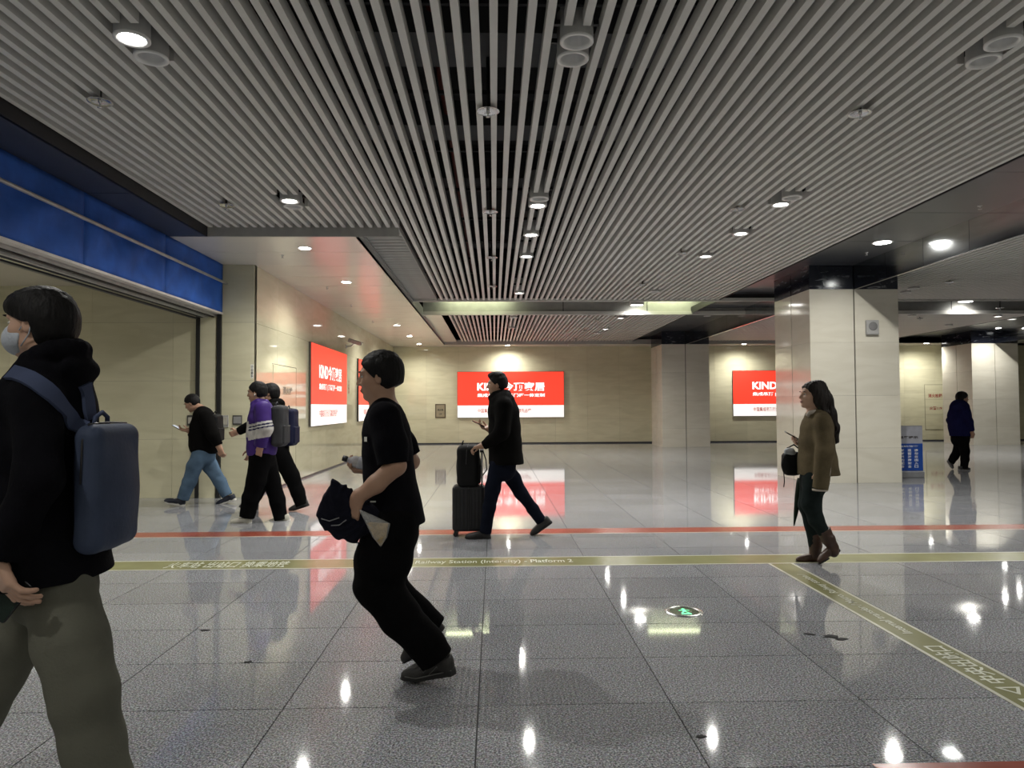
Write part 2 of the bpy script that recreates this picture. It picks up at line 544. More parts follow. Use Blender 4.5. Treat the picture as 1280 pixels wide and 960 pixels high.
# cross recess with the fluorescent tubes
rc = tag(MB().box(XI, 14.3, Y1 - .06, Y1, ZL - .03, ZL + .04).build('trim_4', SLATM), 'cross recess dividing the slatted ceiling', kind='structure')
MB().box(XI, 14.3, Y2 - .08, Y2, ZL - .04, ZL + .05).build('recess_rail', SLATM, rc)
MB().box(XI, 14.3, Y2 - .02, Y2, ZL + .05, ZV).build('recess_back', GREYP, rc)
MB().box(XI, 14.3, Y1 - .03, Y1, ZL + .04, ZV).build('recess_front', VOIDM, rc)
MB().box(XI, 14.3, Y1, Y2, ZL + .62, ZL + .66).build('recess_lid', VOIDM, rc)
for x in (1.75, 3.9, 9.5, 11.8):
    MB().box(x, x + .02, Y2 - .025, Y2 - .015, ZL + .05, ZL + .6).build('recess_joint', BLACK, rc)
MB().box(XI, XG - .1, Y2, Y3, ZL - .02, ZL).build('recess_side_panel', WHITEP, rc)
# ------------------------------------------------------------------ lamps
OFFS = []


def spot(loc, power, parent=None, col=(1, .975, .92), ang=165, blend=1.0, r=.035, down=(0, 0, -1)):
    d = bpy.data.lights.new('lamp_light', 'SPOT')
    d.energy = power; d.color = col; d.spot_size = math.radians(ang); d.spot_blend = blend; d.shadow_soft_size = r
    w = Vector(loc) + (parent.location if parent is not None else Vector())
    nm = 'lamp_light'
    if not in_view(w):                       # a lamp beyond the edge of the picture, added fill rows included
        OFFS.append(1)
        nm = 'lamp_light_%d_offscreen' % len(OFFS)
        for c in parent.children:
            if c.name.startswith('lens'): c.name = 'lens_%d_offscreen' % len(OFFS)
    o = bpy.data.objects.new(nm, d)
    COL.objects.link(o)
    if parent is not None: o.parent = parent
    o.location = loc
    return o


dl_house = MB().lathe([(.098, .0), (.106, .0), (.106, .30), (.02, .31)], 28, cap=False).mesh('housing', True); dl_house.materials.append(LAMPBODY)
dl_house.set_sharp_from_angle(angle=math.radians(40))
dl_ring = MB().lathe([(.108, .002), (.108, -.010), (.086, -.010), (.080, .006)], 28, cap=False).mesh('rim', True); dl_ring.materials.append(plain('lamp_rim', (.72, .72, .70), .4))
dl_refl = MB().lathe([(.086, 0), (.07, .06), (.045, .11), (.001, .115)], 28, cap=False).mesh('reflector', True); dl_refl.materials.append(REFLECTOR)
dl_lens = MB().lathe([(.001, .012), (.078, .012), (.080, .016)], 28, cap=False).mesh('lens', True); dl_lens.materials.append(LAMPON)
dl_brk = MB().box(-.15, .15, -.012, .012, .10, .13).mesh('bracket'); dl_brk.materials.append(BLACK)


def downlight(x, y, z, lit, label, group, power):
    r = empty('downlight', (x, y, z))
    tag(r, label, 'downlight', group)
    mobj('housing', dl_house, r); mobj('rim', dl_ring, r); mobj('bracket', dl_brk, r)
    if lit:
        mobj('lens', dl_lens, r)
        spot((0, 0, -.03), power, r)
    else:
        mobj('reflector', dl_refl, r)
    return r


NAMED = {}
for i_, t_ in enumerate(('lit downlight with an unlit twin, over the far end of the blue shutter cover', 'unlit twin of the bright downlight by the blue shutter cover',
                         'unlit upper downlight of the dark pair by the open dark gap', 'unlit lower downlight of the dark pair by the open dark gap',
                         'unlit downlight of the dark pair toward the steel fascia, outer one', 'unlit downlight of the dark pair toward the steel fascia, inner one',
                         'lit downlight with an unlit twin in front of the white soffit edge', 'unlit twin of the downlight in front of the white soffit edge',
                         'lit downlight with an unlit twin in the middle row of the slats', 'unlit twin of the lit downlight in the middle row',
                         'lit downlight with an unlit twin in the row toward the steel fascia', 'unlit twin of the lit downlight in the row toward the fascia',
                         'single lit downlight after the lit pair of the middle row', 'single lit downlight after the lit pair of the fascia row',
                         'second single lit downlight of the middle row', 'second single lit downlight of the fascia row',
                         'last lit downlight of the middle row before the cross recess', 'unlit downlight of the fascia row just before the cross recess')):
    NAMED[(True, False, i_)] = t_
for lst in (LAMPS, LAMPS2, LAMPS3):
    for (x, y, l) in lst:
        lab = NAMED.get((lst is LAMPS, lst is LAMPS2, lst.index((x, y, l))))
        if lab:
            downlight(x, y, ZLAMP, l, lab, 'lit downlights in the slatted ceiling' if l else 'unlit downlights in the slatted ceiling', W_DOWN * (2.0 if y > 13 else 1.0))
            continue
        downlight(x, y, ZLAMP, l, 'lit round downlight hanging between grey ceiling slats' if l else 'unlit round downlight hanging between grey ceiling slats',
                  'lit downlights in the slatted ceiling' if l else 'unlit downlights in the slatted ceiling', W_DOWN * (.55 if y < 3 else 2.0 if y > 13 else 1.0))  # unseen fill rows added behind the camera share these labels

fl_rim = MB().lathe([(.001, -.001), (.082, -.001), (.082, -.006), (.10, -.006), (.10, .001)], 24, cap=False).mesh('rim', True)
fl_rim.materials.append(MATS['lamp_rim'])
fl_lens = MB().lathe([(.001, -.009), (.078, -.009), (.08, -.003)], 24, cap=False).mesh('lens', True); fl_lens.materials.append(LAMPON)


fl_dead = fl_lens.copy(); fl_dead.materials.clear(); fl_dead.materials.append(REFLECTOR)


def flushlight(u, v, z, label, group, power, s=1.0):
    p = onz(u, v, z)
    r = empty('recessed_downlight', p)
    r.scale = (s, s, 1)
    tag(r, label, 'downlight', group)
    mobj('rim', fl_rim, r); mobj('lens', fl_lens if power else fl_dead, r)
    if power: spot((0, 0, -.03), power, r, r=.035)
    return p


for u, v in ((381, 310), (433, 352.5), (496, 406.5), (512, 420), (524, 430)):
    flushlight(u, v, ZS, 'lit recessed downlight in the white soffit above the left wall', 'downlights in the white soffit', W_SOFFIT)
for u, v in ((634.5, 431.5), (930, 430), (1158, 429)):
    flushlight(u, v, ZS, 'lit recessed downlight in the soffit along the back wall', 'downlights at the back wall', W_SOFFIT * 1.1)
flushlight(1103, 303, ZD, 'bright round lamp in the dark soffit before the broad column', None, W_SOFFIT * .9, 1.5)
flushlight(884, 395, ZD, 'dim unlit lamp in the dark soffit between the two columns', None, 0)
flushlight(1248, 410, ZD, 'lamp in the dark soffit above the farther column', None, W_SOFFIT)
for y in (-5, -.6, 3.8):
    r = empty('recessed_downlight', (5.85, y, ZD)); tag(r, 'round lamp in the dark soffit beside the steel fascia', 'downlight', 'lamps in the dark soffit')
    mobj('rim', fl_rim, r); mobj('lens', fl_lens, r); spot((0, 0, -.03), W_SOFFIT * 1.3, r, r=.035)
for x, y in ((-8.4, 9.0), (-6.2, 6), (-6.2, 2.6), (-6.2, -1)):
    r = empty('recessed_downlight', (x, y, 3.3)); tag(r, 'round lamp in the ceiling inside the shutter opening', 'downlight', 'lamps inside the shutter opening')
    mobj('rim', fl_rim, r); mobj('lens', fl_lens, r); spot((0, 0, -.03), W_PASSAGE, r, r=.035)

# surface lamp on the cross recess
for u, v in ((796, 381.5), (1207, 377)):
    p = ony(u, v, Y2 - .25)
    r = empty('surface_downlight', (p.x, p.y, p.z)); tag(r, 'square white surface lamp in the cross recess', 'downlight', 'surface lamps in the recess')
    MB().rbox(-.17, .17, -.1, .1, .0, .24, .02).build('housing', MATS['lamp_rim'], r)
    MB().box(-.13, .13, -.08, .08, -.006, .001).build('lens', LAMPON, r)
    spot((0, 0, -.05), W_DOWN * .5, r)

# fluorescent battens in the recess
for u0, u1 in ((556, 638), (804, 869)):
    a, b = ony(u0, 385, Y2 - .2), ony(u1, 385, Y2 - .2)
    r = empty('fluorescent_batten', ((a.x + b.x) / 2, Y2 - .3, ZL + .44))
    tag(r, 'fluorescent batten lighting the cross recess', 'lamp', 'battens in the cross recess')
    L = (b.x - a.x) / 2
    MB().box(-L, L, -.04, .04, .02, .07).build('batten_body', MATS['lamp_rim'], r)
    MB().tube([(-L + .02, 0, 0), (L - .02, 0, 0)], .016, 10).build('tube', TUBEON, r, smooth=True)
    d = bpy.data.lights.new('tube_light', 'AREA'); d.shape = 'RECTANGLE'; d.size = 2 * L; d.size_y = .03; d.energy = W_TUBE; d.color = (.93, 1, .62)
    o = bpy.data.objects.new('tube_light', d); COL.objects.link(o); o.parent = r; o.location = (0, .02, -.02); o.rotation_euler = (math.radians(35), 0, 0)
# wall washers hidden above the back soffit edge
# ------------------------------------------------------------------ sprinklers
dish = MB().lathe([(.001, .016), (.03, .014), (.06, .008), (.088, -.004), (.091, -.002), (.06, .012), (.03, .02), (.001, .022)], 20, cap=False).mesh('dish', True)
dish.materials.append(CHROME)
stem = MB().tube([(0, 0, .01), (0, 0, .62)], .014, 8).mesh('stem', True); stem.materials.append(BLACK)
head = MB().lathe([(.001, -.05), (.018, -.048), (.018, -.044), (.006, -.04), (.006, -.012), (.014, -.005), (.014, .015)], 10, cap=False).mesh('spray_head', True); head.materials.append(CHROME)
for (u, v, z) in [(610, 139, ZL - .03), (613, 265, ZL - .03), (615, 322, ZL - .03), (615.5, 358, ZL - .03), (125, 127, ZL - .03), (283, 257, ZL - .03), (1075, 142, ZL - .03),
                  (922, 262, ZL - .03), (852, 317, ZL - .03), (803, 356, ZL - .03), (746, 400, ZL - .03), (731, 413, ZL - .03), (719, 424, ZL - .03),
                  (1187, 353, ZL - .03), (1150, 398, ZL - .03), (1250, 385, ZL - .03)]:
    p = onz(u, v, z)
    r = empty('ceiling_sprinkler', p); tag(r, 'sprinkler head with round metal dish below the ceiling slats', 'sprinkler', 'sprinklers in the slatted ceiling')
    mobj('dish', dish, r); mobj('stem', stem, r); mobj('spray_head', head, r)
for (u, v, z) in [(353, 319, ZS), (409, 359, ZS), (439, 381.5, ZS), (466, 401.5, ZS), (500, 424, ZS), (615, 431, ZS), (710, 431, ZS), (1225, 257.5, ZD), (1083, 316, ZD)]:
    p = onz(u, v, z)
    r = empty('soffit_sprinkler', p); tag(r, 'small bare sprinkler head under a flat soffit', 'sprinkler', 'bare sprinklers under the soffits')
    MB().lathe([(.001, -.045), (.022, -.043), (.022, -.038), (.006, -.034), (.006, -.012), (.03, -.002), (.03, .001)], 12, cap=False).build('spray_head', GALV, r, smooth=True)

# ------------------------------------------------------------------ roller shutter with the blue cover
sh = empty('roller_shutter', (XO, 2.0, 2.87)); tag(sh, 'roller shutter housing under a blue fabric cover with a metal rail', 'shutter')
def W(o, x, y, z): return (x - o.location.x, y - o.location.y, z - o.location.z)
random.seed(4)
seams = [YN, -4.2, -1.4, 1.3, onx(98, 285, XO).y, onx(201, 340, XO).y, YP - .02]
for a, b in zip(seams[:-1], seams[1:]):
    n, m = max(8, int((b - a) / .09)), 14
    mb = MB(); R = []
    for i in range(n + 1):
        y = a + (b - a) * i / n
        col = []
        for j in range(m + 1):
            z = 2.87 + (ZS - 2.87) * j / m
            s = math.sin(math.pi * j / m)
            e = min(1, min(i, n - i) / 2)
            x = XO + .055 + e * s * (.030 * math.sin(y * 3.1 + z * 5) + .020 * math.sin(y * 7.3 - z * 11 + 1) + .010 * math.sin(y * 15 + z * 19))
            col.append(Vector(W(sh, x, y, z)))
        for j in range(m, -1, -1):
            col.append(Vector(W(sh, XO - .09, y, 2.87 + (ZS - 2.87) * j / m)))
        R.append(col)
    mb.rings(R).build('cover_panel', BLUEF, sh, smooth=True)
zr = onx(0, 224.5, XO + .125).z
MB().tube([W(sh, XO + .125, YN, zr), W(sh, XO + .125, YP - .05, zr)], .020, 10).build('rail', GALV, sh, smooth=True)
MB().box(*[c for p in zip(W(sh, XO - .02, YN, 2.845), W(sh, XO + .07, YP - .02, 2.872)) for c in p]).build('bottom_trim', plain('trim_cream', (.62, .58, .54), .4), sh)
for k in range(9):
    x = XO - .03 - k * .042
    z = 2.845 - .012 * (k % 2) - .004 * k
    a, b = W(sh, x - .036, YN, z - .03), W(sh, x, YP - .02, z + .03)
    MB().box(a[0], b[0], a[1], b[1], a[2], b[2]).build('curtain_slat', (GALV, BLACK, STEEL)[k % 3] if k < 6 else DARKP, sh)
MB().box(*[c for p in zip(W(sh, XO - .42, YN, 2.85), W(sh, XO - .03, YP - .02, 3.3)) for c in p]).build('housing', DARKP, sh)
for u in (273, 246.5):
    x = ony(u, 560, YP - .04).x
    a, b = W(sh, x - .028, YP - .06, 0), W(sh, x + .028, YP - .005, 2.87)
    MB().box(a[0], b[0], a[1], b[1], a[2], b[2]).build('guide_rail', BLACK, sh)
x0, x1 = ony(249, 560, YP).x, ony(270, 560, YP).x
a, b = W(sh, x0, YP - .035, 0), W(sh, x1, YP - .004, 2.83)
MB().box(a[0], b[0], a[1], b[1], a[2], b[2]).build('guide_infill', CREAM, sh)
# ------------------------------------------------------------------ lettering
def text_mesh(s, bold=.0, ext=.0):
    c = bpy.data.curves.new('lettering', 'FONT')
    c.body = s; c.size = 1.0; c.offset = bold; c.extrude = ext; c.resolution_u = 3
    o = bpy.data.objects.new('lettering', c)
    COL.objects.link(o)
    dg = bpy.context.evaluated_depsgraph_get()
    me = bpy.data.meshes.new_from_object(o.evaluated_get(dg))
    bpy.data.objects.remove(o, do_unlink=True); bpy.data.curves.remove(c)
    return me


def lettering(s, p0, ux, uy, w, h, mat, parent, bold=.0, name='lettering', lift=.003):
    """text fitted into a w x h box whose lower left corner is p0 (in the parent's frame); ux, uy = reading and up directions"""
    me = text_mesh(s, bold)
    n = len(me.vertices)
    co = np.zeros(n * 3); me.vertices.foreach_get('co', co); co = co.reshape(-1, 3)
    lo, hi = co.min(0), co.max(0)
    q = (co - lo) / np.maximum(hi - lo, 1e-6)
    ux, uy = Vector(ux).normalized(), Vector(uy).normalized()
    nn = ux.cross(uy)
    out = np.array(p0)[None] + q[:, :1] * w * np.array(ux)[None] + q[:, 1:2] * h * np.array(uy)[None] + lift * np.array(nn)[None]
    me.vertices.foreach_set('co', out.reshape(-1)); me.update()
    me.materials.clear(); me.materials.append(mat)
    return mobj(name, me, parent)


E0 = 2.0 ** (-SC.view_settings.exposure)
SIGNRED = emitter('sign_red', (1.0, .062, .03), .92 * E0 * S_SIGN)
SIGNRED.node_tree.nodes['Principled BSDF'].inputs['Base Color'].default_value = (.5, .03, .02, 1)
SIGNWHITE = emitter('sign_white', (1.0, .97, .93), .72 * E0 * S_SIGN)
SIGNLET = emitter('sign_letters', (1.0, .97, .95), 1.0 * E0 * S_SIGN)
SIGNTXT = emitter('sign_small_print', (.5, .13, .11), .35 * E0 * S_SIGN)


def lightbox(p0, ux, w, h, nrm, label):
    """p0 lower left corner as read"""
    r = empty('light_box_sign', p0); tag(r, label, 'sign', 'red light box signs')
    ux = Vector(ux); nrm = Vector(nrm); uy = Vector((0, 0, 1))
    M = Matrix((ux, uy, nrm)).transposed().to_4x4()
    MB().box(-.012, w + .012, -.012, h + .012, -.01, .036, M).build('frame', plain('sign_frame', (.12, .11, .1), .4, .5) if 'sign_frame' not in MATS else MATS['sign_frame'], r)
    zb = h * .262
    MB().box(0, w, zb, h, .03, .042, M).build('red_panel', SIGNRED, r)
    MB().box(0, w, 0, zb, .03, .042, M).build('white_panel', SIGNWHITE, r)
    f = lambda a, b: M @ Vector((a * w, b * h, .042))
    lettering('KIND', f(.185, .59), ux, uy, w * .235, h * .165, SIGNLET, r, .034)
    lettering('今顶家居', f(.425, .575), ux, uy, w * .395, h * .195, SIGNLET, r, .026)
    lettering('集成吊顶 | 顶墙门柜一体定制', f(.185, .435), ux, uy, w * .635, h * .09, SIGNLET, r, .026)
    lettering('中国集成吊顶行业 顶墙集成领先品牌', f(.19, .10), ux, uy, w * .50, h * .095, SIGNTXT, r, .016)
    return r


def back_rect(u0, v0, u1, v1):
    a, b = ony(u0, v1, YB - .02), ony(u1, v0, YB - .02)
    return a, b.x - a.x, b.z - a.z


a, w, h = back_rect(572, 464.5, 704.5, 522)
lightbox((a.x, YB - .015, a.z), (1, 0, 0), w, h, (0, -1, 0), 'red light box sign with white lettering behind the man with the suitcase')
a2, w2, h2 = back_rect(916.5, 463, 1049, 520)
lightbox((a2.x, YB - .015, a2.z), (1, 0, 0), w, h, (0, -1, 0), 'red light box sign partly hidden by the broad column')
q0, q1 = onx(385.5, 533, XL), onx(430.5, 528, XL)
lightbox((XL + .015, q0.y, q0.z), (0, 1, 0), q1.y - q0.y, h * 1.0, (1, 0, 0), 'red light box sign under the wall camera')
q2 = onx(446, 525, XL)
lightbox((XL + .015, q2.y, q0.z), (0, 1, 0), q1.y - q0.y, h, (1, 0, 0), 'red light box sign seen past the head of the man in black')

REDTXT = plain('red_print', (.30, .05, .04), .6)
DKTXT = plain('dark_print', (.05, .045, .04), .6)
GRTXT = plain('grey_print', (.22, .2, .17), .6)
WHTXT = plain('white_print', (.75, .75, .68), .5)

# baseboards
tag(MB().box(XL, XE, YB - .02, YB + .01, 0, .045).build('baseboard_back', DARKP2), 'thin dark skirting', kind='structure')
tag(MB().box(XL - .01, XL + .015, YP, YB, 0, .03).build('baseboard_left', DARKP2), 'thin dark skirting', kind='structure')

# notice plaque on the back wall
a, w_, h_ = back_rect(544, 505, 557, 522.5)
r = empty('wall_notice', (a.x, YB, a.z)); tag(r, 'small framed metal notice on the back wall', 'notice')
MB().box(0, w_, -.02, 0, 0, h_).build('frame', plain('bronze', (.13, .11, .075), .4, .6), r)
MB().box(.04, w_ - .04, -.026, -.018, .04, h_ - .04).build('plate', plain('plaque', (.34, .30, .2), .35, .3), r)
lettering('消火栓', (w_ * .2, -.026, h_ * .5), (1, 0, 0), (0, 0, 1), w_ * .6, h_ * .16, DKTXT, r, .03)
lettering('119', (w_ * .38, -.026, h_ * .22), (1, 0, 0), (0, 0, 1), w_ * .24, h_ * .12, DKTXT, r, .03)

# flush hydrant door in the back wall of the side bay
a, w_, h_ = back_rect(1157, 480.5, 1184, 537.5)
r = empty('hydrant_door', (a.x, YB, a.z)); tag(r, 'flush marble hydrant door with two lines of red lettering', 'door')
MB().box(0, w_, -.006, 0, 0, h_).build('joint_frame', plain('door_joint', (.24, .22, .15), .7), r)
for z0, z1 in ((.012, .34), (.345, .67), (.675, .99)):
    MB().box(.015, w_ - .015, -.012, -.004, h_ * z0, h_ * z1).build('slab', CREAM, r)
lettering('消火栓箱', (w_ * .15, -.012, h_ * .71), (1, 0, 0), (0, 0, 1), w_ * .62, h_ * .085, REDTXT, r, .03)
lettering('火警119', (w_ * .2, -.012, h_ * .44), (1, 0, 0), (0, 0, 1), w_ * .54, h_ * .075, REDTXT, r, .03)
MB().lathe([(.03, 0), (.03, .02), (.001, .024)], 12, Matrix.Translation((w_ * .9, -.012, h_ * .5)) @ Matrix.Rotation(math.pi / 2, 4, 'X'), cap=False).build('knob', CHROME, r, smooth=True)

# flush door in the left wall, with its small lettering, and the red lettering by the light boxes
ya, yb, zt = onx(340, 500, XL).y, onx(370, 500, XL).y, onx(370, 460, XL).z
r = empty('door_1', (XL, ya, 0)); tag(r, 'flush marble service door left of the red light box', kind='structure')
L = yb - ya
MB().box(.0, .0035, L - .008, L, 0.03, zt).build('joint', BLACK, r)
MB().box(.0, .0035, 0, L, zt - .008, zt).build('joint', BLACK, r)
MB().box(.0, .005, .04, L - .02, .04, zt - .02).build('door_leaf', CREAM, r)
p = onx(353, 493, XL)
lettering('消火栓', (.005, p.y - ya, p.z), (0, 1, 0), (0, 0, 1), L * .42, .14, GRTXT, r, .02)
p = onx(435.2, 492, XL)
r = empty('wall_lettering', (XL, p.y, p.z)); tag(r, 'small red vertical lettering between two red light boxes', 'lettering')
for k, ch in enumerate('小心地滑'):
    lettering(ch, (.0005, 0, .27 - k * .09), (0, 1, 0), (0, 0, 1), .13, .075, REDTXT, r, .03)
p = ony(321.5, 473, YP)
r = empty('corner_sticker', (XL - .052, YP, p.z)); tag(r, 'narrow white sticker with vertical writing at the wall corner', 'sticker')
MB().box(0, .05, -.003, 0, 0, .22).build('backing', WHTXT, r)
for k, ch in enumerate('小心碰头'):
    lettering(ch, (.008, -.003, .165 - k * .05), (1, 0, 0), (0, 0, 1), .034, .04, DKTXT, r, .02)

# small plates on the passage wall
def plate(u0, v0, u1, v1, label, mat, inner=None):
    a, b = ony(u0, v1, YP), ony(u1, v0, YP)
    r = empty('wall_plate', (a.x, YP, a.z)); tag(r, label, 'wall plate')
    w_, h_ = b.x - a.x, b.z - a.z
    MB().rbox(0, w_, -.016, .0, 0, h_, .006).build('plate', mat, r)
    if inner: MB().box(w_ * .2, w_ * .8, -.02, -.012, h_ * .2, h_ * .8).build('insert', inner, r)
    else: MB().box(w_ * .1, w_ * .9, -.018, -.012, h_ * .15, h_ * .85).build('grille', GALV, r)
plate(291, 519, 303, 531, 'grey metal grille plate beside the shutter rail', plain('plate_grey', (.14, .14, .13), .4, .5))
plate(277.5, 519, 286, 534, 'steel framed socket plate next to the shutter rail', GALV, plain('plate_light', (.45, .43, .36), .4))
plate(234, 519, 243, 532, 'dark framed plate between the phone user and the rail', plain('plate_dark', (.06, .06, .055), .4), MATS['plate_light'])

# wall camera
p = onx(432.5, 433, XL)
r = empty('security_camera', (XL, p.y, p.z)); tag(r, 'white bullet security camera on a bracket above the light box', 'camera')
CW = plain('camera_white', (.62, .61, .57), .4)
MB().lathe([(.05, 0), (.05, .02), (.02, .03)], 14, Matrix.Rotation(math.pi / 2, 4, 'Y')).build('mount', CW, r, smooth=True)
MB().tube([(0, 0, 0), (.14, -.06, .0), (.20, -.06, .06)], .018, 8).build('arm', CW, r, smooth=True)
MC = Matrix.Translation((.20, -.06, .11)) @ Matrix.Rotation(math.radians(18), 4, 'Y')
MB().rbox(-.14, .20, -.045, .045, -.045, .045, .02, M=MC).build('body', CW, r, smooth=True)
MB().box(-.12, .25, -.055, .055, .045, .052, M=MC).build('sun_shield', BLACK, r)
MB().lathe([(.035, 0), (.035, .012), (.001, .014)], 14, MC @ Matrix.Translation((.195, 0, 0)) @ Matrix.Rotation(math.pi / 2, 4, 'Y'), cap=False).build('lens', BLACK, r, smooth=True)

# speaker on the column
a, b = ony(1081.5, 418.5, 12.43), ony(1096.5, 400.5, 12.43)
r = empty('wall_speaker', (a.x, 12.43, a.z)); tag(r, 'small grey square wall speaker on the broad column', 'speaker')
w_ = b.x - a.x; h_ = b.z - a.z
MB().rbox(0, w_, -.06, 0, 0, h_, .012, M=None).build('cabinet', plain('speaker_grey', (.36, .36, .35), .5), r, smooth=False)
MB().lathe([(w_ * .34, 0), (w_ * .34, .006), (w_ * .3, .009), (.001, .012)], 22, Matrix.Translation((w_ * .5, -.06, h_ * .57)) @ Matrix.Rotation(math.pi / 2, 4, 'X'), cap=False).build('grille', plain('speaker_grille', (.18, .18, .18), .6), r, smooth=True)
MB().box(w_ * .1, w_ * .9, -.064, -.058, h_ * .05, h_ * .12).build('name_strip', GALV, r)

# standing notice board behind the column
yb_ = 13.3
a, b = ony(1118, 600, yb_), ony(1152.5, 532, yb_)
r = empty('notice_stand', (a.x, yb_, 0)); tag(r, 'standing notice board with grey top and blue lower panel', 'sign stand')
w_, h_ = b.x - a.x, b.z
MB().rbox(-.02, w_ + .02, -.03, .12, 0, .12, .02).build('base', plain('stand_grey', (.33, .34, .36), .4, .4), r)
MB().box(0, w_, 0, .05, .1, h_).build('board', MATS['stand_grey'], r)
MB().box(.0, w_, -.006, .0, .13, h_ * .655).build('blue_panel', plain('stand_blue', (.012, .07, .36), .35), r)
MB().box(.0, w_, -.006, .0, h_ * .655, h_ * .985).build('grey_panel', plain('stand_silver', (.40, .41, .46), .35), r)
STW = plain('stand_white', (.8, .82, .85), .5)
lettering('温馨提示', (w_ * .18, -.006, h_ * .75), (1, 0, 0), (0, 0, 1), w_ * .66, h_ * .05, DKTXT, r, .03)
lettering('出站旅客', (w_ * .18, -.006, h_ * .585), (1, 0, 0), (0, 0, 1), w_ * .66, h_ * .035, STW, r, .03)
for cx, s in ((.70, '请勿在出入口'), (.47, '逗留注意安全'), (.22, '谢谢您的配合')):
    for k, ch in enumerate(s):
        lettering(ch, (w_ * cx, -.006, h_ * (.50 - k * .062)), (1, 0, 0), (0, 0, 1), w_ * .13, h_ * .05, STW, r, .03)

# ------------------------------------------------------------------ floor stripes
OLIVE = plain('olive_stripe', (.24, .24, .11), .22, noise=.1, scale=4)
EDGEW = plain('stripe_edge', (.62, .62, .52), .25)
REDS = plain('red_stripe', (.30, .075, .05), .22, noise=.12, scale=5)
LETW = plain('stripe_letters', (.66, .68, .56), .3)


def stripe(name, label, x0, x1, y0, y1, mat, edge, along):
    r = empty(name, (x0, y0, 0)); tag(r, label, 'floor stripe')
    w_, d_ = x1 - x0, y1 - y0
    MB().box(0, w_, 0, d_, .0, .0012).build('band', mat, r)
    if edge:
        e = .022
        if along == 'x':
            MB().box(0, w_, 0, e, .001, .0018).build('edge_line', EDGEW, r); MB().box(0, w_, d_ - e, d_, .001, .0018).build('edge_line', EDGEW, r)
        else:
            MB().box(0, e, 0, d_, .001, .0018).build('edge_line', EDGEW, r); MB().box(w_ - e, w_, 0, d_, .001, .0018).build('edge_line', EDGEW, r)
    return r


yg0, yg1 = onz(700, 707.5, 0).y, onz(700, 696.0, 0).y
g1 = stripe('guide_stripe', 'olive green floor stripe running across the hall', -10, 14, yg0, yg1, OLIVE, True, 'x')
wy = yg1 - yg0
for s, u0, u1, hh in (('火车站 出站口 换乘地铁', 220, 365, .62), ('Railway Station (Intercity) - Platform 2', 520, 716, .42)):
    xa, xb = onz(u0, 702, 0).x, onz(u1, 702, 0).x
    lettering(s, (xa - g1.location.x, wy * (.5 - hh / 2), .0018), (1, 0, 0), (0, 1, 0), xb - xa, wy * hh, LETW, g1, .01, lift=.0006)
xs_, xe_ = onz(957, 703, 0).x, onz(989, 703, 0).x
g2 = stripe('guide_stripe', 'olive green floor stripe with large lettering running along the hall', xs_, xe_, -3, yg0 + .0, OLIVE, True, 'y')
wx = xe_ - xs_
ya, yb = onz(1278, 865, 0).y - .75, onz(1155, 808, 0).y
lettering('往火车站西口 ◁ 中央出站口', (wx * .80, ya + 3, .0018), (0, 1, 0), (-1, 0, 0), yb - ya, wx * .58, LETW, g2, .02, lift=.0006)
ya, yb = onz(1140, 792, 0).y, onz(1000, 718, 0).y
lettering('Internal transfer / Metro, Railway station /', (wx * .72, ya + 3, .0018), (0, 1, 0), (-1, 0, 0), yb - ya, wx * .36, LETW, g2, .015, lift=.0006)
yr0, yr1 = onz(640, 668, 0).y, onz(640, 661.5, 0).y
g3 = stripe('guide_stripe', 'thin red floor stripe running across the hall', -10, 14, yr0, yr1, REDS, False, 'x')
MB().box(0, 24, 0, .02, .001, .0018).build('edge_line', EDGEW, g3)
p = onz(1090, 955, 0)
stripe('guide_stripe', 'red floor stripe at the edge of the hall ending at a tile joint', p.x, 9, p.y - .16, p.y, REDS, False, 'x')

# ------------------------------------------------------------------ exit light in the floor
p = onz(855, 764.5, 0)
r = empty('floor_exit_light', (p.x, p.y, 0)); tag(r, 'round floor light with green running figure and steel rim', 'floor light')
MB().lathe([(.128, 0), (.124, .005), (.100, .007), (.097, .003)], 36, cap=False).build('rim', CHROME, r, smooth=True)
MB().lathe([(.001, .003), (.099, .003), (.099, .001)], 36, cap=False).build('glass', plain('exit_glass', (.01, .02, .015), .15), r)
GRN = emitter('exit_green', (.16, .95, .42), .65)
mb = MB()
Z = .0042
def poly(pts): mb.add([(x, y, Z) for x, y in pts], [tuple(range(len(pts)))])
poly([(-.032, -.075), (.034, -.075), (.034, -.05), (-.032, -.05)])
poly([(.005 + .013 * math.cos(t * math.pi / 5), .045 + .016 * math.sin(t * math.pi / 5)) for t in range(10)])
poly([(-.012, -.012), (.012, -.018), (.016, .028), (-.004, .03)])
poly([(.012, .027), (.040, .018), (.040, .008), (.012, .014)])
poly([(-.002, .028), (-.034, .02), (-.032, .008), (-.002, .014)])
poly([(-.012, -.010), (.0, -.014), (-.018, -.046), (-.032, -.046)])
poly([(.002, -.012), (.014, -.016), (.030, -.040), (.018, -.046)])
mb.build('running_figure', GRN, r)

